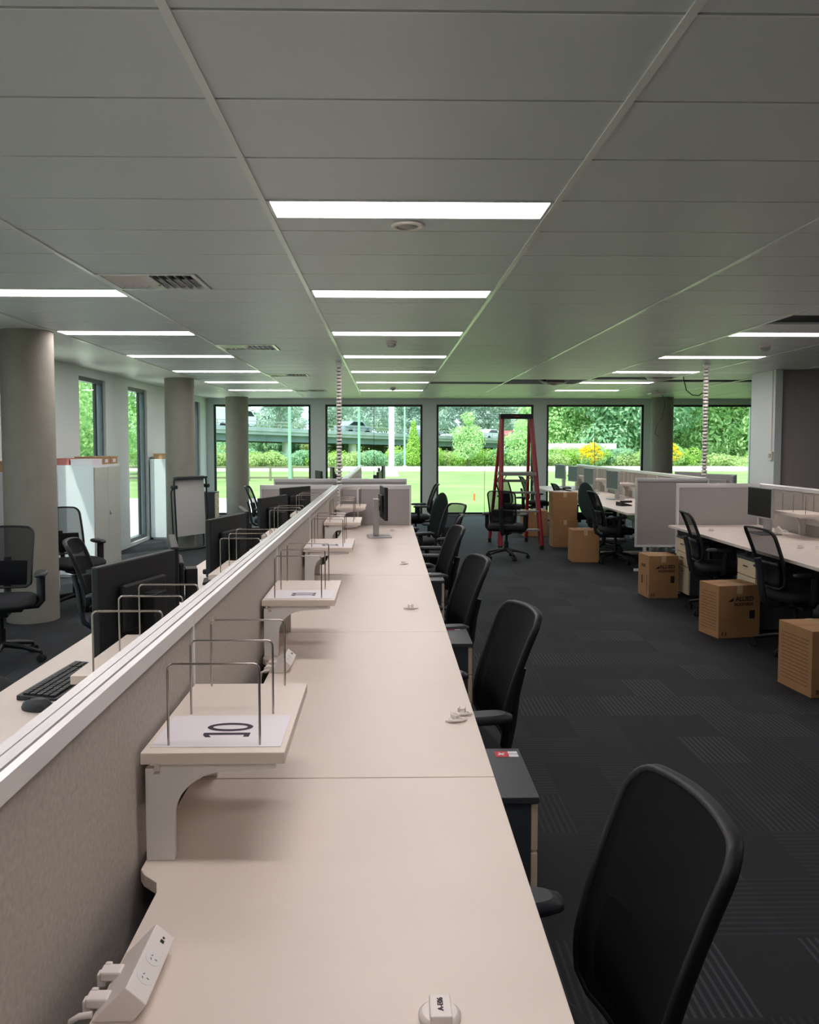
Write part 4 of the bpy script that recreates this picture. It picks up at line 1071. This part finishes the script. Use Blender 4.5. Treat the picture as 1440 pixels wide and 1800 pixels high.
def car(frac, paint, label, van=False, s=1.0):
    p = A + dv * frac; z = za + (zb_ - za) * frac - 0.15
    off = Vector((-math.sin(ang), math.cos(ang), 0)) * 1.6
    t = thing('truck' if van else 'car', label, 'truck' if van else 'car', (p.x + off.x, p.y + off.y, z), ang, 'vehicles on the overpass')
    L = 2.2 * s
    if van: prof = [(-2.6, 0.35), (2.3, 0.35), (2.6, 0.6), (2.55, 1.15), (2.0, 1.75), (1.5, 1.9), (-2.6, 1.9)]
    else: prof = [(-2.1, 0.35), (2.1, 0.35), (2.15, 0.72), (1.2, 0.92), (0.55, 1.38), (-0.9, 1.42), (-1.7, 0.98), (-2.15, 0.90)]
    MB().prism(prof, -0.85, 0.85, 'y').build('body', paint, t, bevel=0.06)
    w = [(0.9, 0.95), (0.48, 1.32), (-0.85, 1.34), (-1.45, 0.98)] if not van else [(1.4, 1.2), (2.35, 1.2), (1.95, 1.65), (1.4, 1.7)]
    MB().prism(w, -0.858, 0.858, 'y').build('window', M['car_glass'], t)
    for wx in (-1.35, 1.35):
        for wy in (-0.86, 0.70): MB().cyl((wx, wy, 0.32), (wx, wy + 0.16, 0.32), 0.32, n=18).build('wheel', M['rubber'], t)
car(0.10, M['car_white'], 'white van crossing the overpass seen in the leftmost back window', van=True)
car(0.36, M['car_silver'], 'silver car on the overpass seen beside the striped pole')
car(0.56, M['car_silver'], 'silver car on the overpass at the middle of the second back window')
car(0.775, M['car_white'], 'white car on the overpass seen beside the round green tree')
car(0.86, M['car_red'], 'red car on the overpass seen through the ladder')

# posts outside
o = MB().cyl((0, 0, 0), (0, 0, 8.5), 0.155, n=20).cyl((0, 0, 0), (0, 0, 0.30), 0.42, 0.30, n=20).build('white_post', M['pale_post'], loc=(0.28, 43.0, -0.12)); tag(o, 'thick white post standing on the lawn in the second back window', 'post')
for (x, y, h, lab) in ((-4.1, 35.0, 7.0, 'slim pale green lamp post seen in the leftmost back window'), (-1.35, 41.0, 7.0, 'slim pale green lamp post right of the striped pole'), (1.35, 60.0, 7.5, 'thin pale lamp post right of the white post')):
    t = thing('lamp_post', lab, 'lamp post', (x, y, -0.12), 0, 'lamp posts outside')
    MB().cyl((0, 0, 0), (0, 0, h), 0.075, 0.045, n=12).build('pole', M['green_post'], t)
    MB().tube([(0, 0, h - 0.05), (0.3, 0, h + 0.25), (0.9, 0, h + 0.35)], 0.035, 8).box(0.8, -0.1, h + 0.30, 1.3, 0.1, h + 0.38).build('lamp_head', M['green_post'], t)
    MB().cyl((0, 0, 0), (0, 0, 0.12), 0.16, n=14).build('base', M['pale_post'], t)
o = MB().cyl((0, 0, 0), (0, 0, 0.20), 0.030, n=12).ellip((0, 0, 0.20), (0.03, 0.03, 0.03)).build('marker_post', M['orange'], loc=(2.65, 24.6, -0.12)); tag(o, 'small orange marker post on the lawn in the middle window', 'marker')
# shed
t = thing('park_shelter', 'white flat roofed shelter beyond the road in the right window', 'shelter', (16.4, 66, -0.12), 0)
MB().box(-3.4, 0, 1.25, 2.2, 3, 1.75).build('roof', M['shed'], t)
MB().box(-3.2, 0.3, 0, -0.6, 2.8, 1.25).build('wall', M['shed'], t)
for x in (-0.1, 1.0, 1.9): MB().box(x, 0.3, 0, x + 0.15, 0.45, 1.25).build('post', M['shed_dark'], t)

# vegetation
def leaf_cloud(blobs, n, size, seed, up=0.25):
    rnd = random.Random(seed); mb = MB(); vs = []; fs = []
    vol = [b[3] * b[4] * b[5] for b in blobs]; tot = sum(v ** 0.67 for v in vol)
    for b, v in zip(blobs, vol):
        k = int(n * v ** 0.67 / tot)
        for _ in range(k):
            d = Vector((rnd.gauss(0, 1), rnd.gauss(0, 1), rnd.gauss(0, 1))).normalized()
            rr = 0.62 + 0.45 * rnd.random() ** 0.7
            # lumpy outline
            rr *= 1 + 0.16 * math.sin(5 * d.x + seed) * math.sin(4 * d.z + 2 * d.y)
            p = Vector((b[0] + d.x * b[3] * rr, b[1] + d.y * b[4] * rr, b[2] + d.z * b[5] * rr))
            if p.z < 0.02: continue
            nn = (d + Vector((rnd.uniform(-1, 1), rnd.uniform(-1, 1), rnd.uniform(-0.6, 1) + up)) * 0.9).normalized()
            a = nn.orthogonal().normalized(); bb = nn.cross(a); th = rnd.uniform(0, PI)
            a, bb = a * math.cos(th) + bb * math.sin(th), bb * math.cos(th) - a * math.sin(th)
            s = size * rnd.uniform(0.6, 1.35); i = len(vs)
            vs += [p - a * s, p - bb * s * 0.45 + nn * s * 0.12, p + a * s, p + bb * s * 0.45 + nn * s * 0.12]; fs.append((i, i + 1, i + 2, i + 3))
    mb.v = [tuple(v) for v in vs]; mb.f = fs; mb.sm = [False] * len(fs)
    return mb
def branches(mb, h, spread, seed, r=0.16):
    rnd = random.Random(seed)
    mb.tube([(0, 0, 0), (0.1, 0, h * 0.35), (0.0, 0.1, h * 0.7), (0.1, 0, h * 0.95)], r, 8, rs=[r, r * 0.8, r * 0.55, r * 0.2])
    for _ in range(7):
        z = h * rnd.uniform(0.25, 0.75); a = rnd.uniform(0, 2 * PI); l = spread * rnd.uniform(0.5, 0.9)
        mb.tube([(0.05, 0, z), (l * 0.5 * math.cos(a), l * 0.5 * math.sin(a), z + h * 0.14), (l * math.cos(a), l * math.sin(a), z + h * 0.3)], r, 6, rs=[r * 0.5, r * 0.32, r * 0.12])
    return mb
def make_tree(name, label, cat, blobs, n, size, leafm, h, spread, seed, loc, group, bark='bark', r=0.16):
    t = thing(name, label, cat, loc, 0, group)
    leaf_cloud(blobs, n, size, seed).build('foliage', leafm, t)
    if h: branches(MB(), h, spread, seed, r).build('trunk', M[bark], t)
    return t
rnd = random.Random(3)
def gumblobs(sd):
    q = random.Random(sd)
    return [(q.uniform(-2.6, 2.6), q.uniform(-2, 2), q.uniform(4.2, 9.5), q.uniform(1.0, 1.9), q.uniform(1.0, 1.8), q.uniform(0.8, 1.5)) for _ in range(14)]
T1 = make_tree('gum_tree', 'grey green gum tree beyond the overpass, far left in the windows', 'tree', gumblobs(1), 9000, 0.20, M['leaf_grey'], 8.0, 3.2, 11, (-25, 99, 0.4), 'gum trees beyond the overpass')
T2 = make_tree('gum_tree', 'pale trunked gum tree beyond the overpass in the second window', 'tree', gumblobs(2), 9000, 0.20, M['leaf_grey'], 8.5, 3.0, 12, (-2, 104, 0.4), 'gum trees beyond the overpass')
def bushblobs(sd, w=3.6, h=3.4):
    q = random.Random(sd)
    return [(q.uniform(-w, w), q.uniform(-1.5, 1.5), q.uniform(0.8, h + 2.5), q.uniform(1.2, 2.0), q.uniform(1.2, 2.0), q.uniform(1.0, 1.7)) for _ in range(16)]
T3 = make_tree('leafy_tree', 'dense fresh green tree filling the right windows', 'tree', bushblobs(5), 15000, 0.15, M['leaf_green'], 6.0, 3.0, 21, (20, 78, -0.1), 'dense green trees on the right', 'bark_dark')
T4 = make_tree('leafy_tree', 'darker dense green tree filling the right windows', 'tree', bushblobs(6), 15000, 0.15, M['leaf_dark'], 6.0, 3.0, 22, (27, 84, -0.1), 'dense green trees on the right', 'bark_dark')
places = [(-19, 108), (-13, 100), (-8, 112), (3, 112), (7, 122), (11, 118), (15, 126), (19, 130), (0, 130), (-30, 112), (-16, 125), (8, 134), (-6, 128), (22, 120)]
for i, (x, y) in enumerate(places):
    o = dup((T1, T2)[i % 2], (x, y, rnd.uniform(-0.5, 0.6)), rnd.uniform(0, 6), 'grey green gum tree in the hazy belt beyond the overpass', 'gum trees in the belt beyond the overpass')
places = [(17.0, 86), (19, 94), (24, 92), (24, 74), (30, 78), (33, 86), (35, 74), (40, 80), (30, 96), (38, 96), (45, 90), (40, 70), (46, 76)]
for i, (x, y) in enumerate(places):
    o = dup((T3, T4)[i % 2], (x, y, -0.1), rnd.uniform(0, 6), ('dense bright green tree of the wooded belt in the right windows', 'dense dark green tree of the wooded belt in the right windows')[i % 2], ('bright trees of the right wooded belt', 'dark trees of the right wooded belt')[i % 2])
    sc_ = rnd.uniform(1.25, 1.6); o.scale = (sc_, sc_, sc_ * 1.1)
T3.scale = (1.3, 1.3, 1.3); T4.scale = (1.45, 1.45, 1.5)
# round bright tree in the middle window
q = random.Random(9)
rb = [(q.uniform(-0.7, 0.7), q.uniform(-0.6, 0.6), q.uniform(0.9, 3.2), q.uniform(0.5, 0.8), q.uniform(0.5, 0.8), q.uniform(0.5, 0.8)) for _ in range(13)] + [(0.05, 0, 3.6, 0.5, 0.5, 0.5)]
make_tree('round_tree', 'round fresh green tree before the overpass in the middle window', 'tree', rb, 9000, 0.085, M['leaf_green'], 3.4, 0.7, 31, (6.1, 61.5, -0.1), None, 'bark_dark', 0.09)
cb = [(0, 0, 0.5 + 0.32 * i, 0.75 - 0.07 * i, 0.7 - 0.06 * i, 0.45) for i in range(9)]
make_tree('conical_shrub', 'conical lime green shrub right of the white post', 'shrub', cb, 4500, 0.08, M['leaf_lime'], 2.4, 0.2, 32, (2.1, 62.5, -0.1), None, 'bark_dark', 0.06)
make_tree('round_tree', 'rounded green tree just right of the ladder top in the middle window', 'tree', rb, 7000, 0.085, M['leaf_green'], 2.8, 0.7, 33, (10.2, 62.5, -0.5), None, 'bark_dark', 0.09)
# shrub belt
def shrub(sd, w, h): 
    q = random.Random(sd); return [(q.uniform(-w, w), q.uniform(-0.6, 0.6), q.uniform(0.2, h), q.uniform(0.5, 0.95), q.uniform(0.4, 0.8), q.uniform(0.3, 0.6)) for _ in range(12)]
B1 = make_tree('roadside_shrub', 'green roadside shrub along the far edge of the road', 'shrub', shrub(41, 1.7, 0.95), 5200, 0.085, M['leaf_lime'], 0, 0, 41, (-15, 64, -0.1), 'lime roadside shrubs')
B2 = make_tree('roadside_shrub', 'darker roadside shrub along the far edge of the road', 'shrub', shrub(42, 1.7, 1.2), 5200, 0.085, M['leaf_dark'], 0, 0, 42, (-12.4, 65, -0.1), 'dark roadside shrubs')
B3 = make_tree('roadside_shrub', 'pale dry roadside shrub along the far edge of the road', 'shrub', shrub(43, 1.7, 0.6), 4200, 0.085, M['leaf_scrub'], 0, 0, 43, (-9.8, 63, -0.1), 'pale roadside shrubs')
seq = [B1, B2, B3, B1, B2, B1, B3, B2, B1, B3, B1, B2, B3]
for i in range(17):
    s_ = seq[i % 13]
    x = -17.5 + i * 2.5
    o = dup(s_, (x, 62.6 + rnd.uniform(0, 2.4), -0.1), rnd.uniform(-0.4, 0.4) + (PI if i % 2 else 0), s_['label'], s_['group'])
    k = rnd.uniform(0.85, 1.15); o.scale = (k, k, k)
struct(MB().prism([(100, -0.2), (140, 2.6), (200, 3.6), (200, -0.2)], -60, 110, 'x').build('ground_bank', M['grass']), 'grassy bank rising beyond the overpass')
for i in range(16):
    o = dup((B2, B3)[i % 2], (-27 + i * 3.6, 88 + (i % 3) * 1.5 + max(0, (i - 4)) * 2.9, -0.1), rnd.uniform(0, 3), 'scrubby shrub in the shade beneath and behind the overpass', 'shrubs behind the overpass'); o.scale = (1.9, 1.6, 2.1)
for i in range(5):
    o = dup((B3, B1)[i % 2], (26 + i * 3.2, 61 + rnd.uniform(0, 2), -0.1), rnd.uniform(0, 3), (B3, B1)[i % 2]['label'], (B3, B1)[i % 2]['group']); o.scale = (1.2, 1, 0.9)
for (x, y, k, lab) in ((15.6 + 0.0, 62.2, 1.0, 'yellow flowering bush in the right window beside the shelter'), (21.5, 62.0, 0.95, 'yellow flowering bush seen just right of the far right column')):
    t = thing('flowering_bush', lab, 'bush', (x, y, -0.1), 0, 'yellow flowering bushes')
    leaf_cloud([(0, 0, 0.7, 1.0, 0.6, 0.7), (0.3, 0.1, 1.2, 0.7, 0.5, 0.5)], 2600, 0.085, 51, 0.2).build('foliage', M['leaf_green'], t)
    leaf_cloud([(0, -0.15, 0.85, 0.95, 0.6, 0.6), (0.1, -0.1, 1.35, 0.5, 0.5, 0.45), (-0.5, -0.1, 1.2, 0.4, 0.4, 0.4)], 1500, 0.085, 52, 0.2).build('blossom', M['leaf_yellow'], t)
# trees outside the left wall
LT = make_tree('leafy_tree', 'leafy green tree outside the left windows', 'tree', bushblobs(7, 2.6, 4.0), 9000, 0.14, M['leaf_green'], 6.0, 2.5, 61, (-16, 28, -0.1), 'trees outside the left wall', 'bark_dark')
for i, (x, y) in enumerate(((-17, 36), (-21, 44), (-20, 22), (-27, 34), (-27, 50), (-22, 58), (-15, 46), (-30, 64))):
    o = dup(LT, (x, y, -0.1), i * 1.1, 'leafy green tree in the belt outside the left windows', 'tree belt outside the left wall'); o.scale = (1.1, 1.1, 1.15)

# ------------------------------------------------------------------ light
W = bpy.data.worlds.new('world'); sc.world = W; W.use_nodes = True
nt = W.node_tree; nt.nodes.clear()
sky = nt.nodes.new('ShaderNodeTexSky'); sky.sky_type = 'HOSEK_WILKIE'; sky.turbidity = 4.0; sky.ground_albedo = 0.4
sd = Vector((-0.40, -0.55, 1.25)).normalized(); sky.sun_direction = sd
mixc = nt.nodes.new('ShaderNodeMix'); mixc.data_type = 'RGBA'; mixc.inputs[0].default_value = 0.75
mixc.inputs[7].default_value = (0.76, 0.91, 1.0, 1)
nt.links.new(sky.outputs[0], mixc.inputs[6])
bg = nt.nodes.new('ShaderNodeBackground'); bg.inputs['Strength'].default_value = 3.3
wo = nt.nodes.new('ShaderNodeOutputWorld')
nt.links.new(mixc.outputs[2], bg.inputs[0]); nt.links.new(bg.outputs[0], wo.inputs[0])
sl = bpy.data.lights.new('sun', 'SUN'); sl.energy = 5.2; sl.angle = R(1.2); sl.color = (1.0, 0.96, 0.88)
so = bpy.data.objects.new('sun', sl); COL.objects.link(so); so.rotation_euler = sd.to_track_quat('Z', 'Y').to_euler()

# ------------------------------------------------------------------ camera
F, PXc, PYc, VX, VY = 1442.0, 705.0, 862.0, 679.0, 780.5
cam = bpy.data.cameras.new('camera'); co = bpy.data.objects.new('camera', cam); COL.objects.link(co)
cam.sensor_fit = 'VERTICAL'; cam.sensor_height = 36.0; cam.lens = 36.0 * F / 1800.0
cam.shift_x = (720 - PXc) / 1800.0; cam.shift_y = -(900 - PYc) / 1800.0
cam.clip_start = 0.05; cam.clip_end = 600
co.location = (0, 0, 1.58)
co.rotation_euler = (R(90) - math.atan((PYc - VY) / F), 0, -math.atan((PXc - VX) / F))
sc.camera = co

sc.view_settings.view_transform = 'Standard'; sc.view_settings.look = 'None'
sc.view_settings.exposure = 0.0; sc.view_settings.gamma = 1.0; sc.view_settings.use_curve_mapping = False
sc.cycles.use_denoising = True
sc.cycles.max_bounces = 8; sc.cycles.diffuse_bounces = 5; sc.cycles.glossy_bounces = 3; sc.cycles.transparent_max_bounces = 16
sc.cycles.sample_clamp_indirect = 6.0; sc.cycles.caustics_reflective = False; sc.cycles.caustics_refractive = False
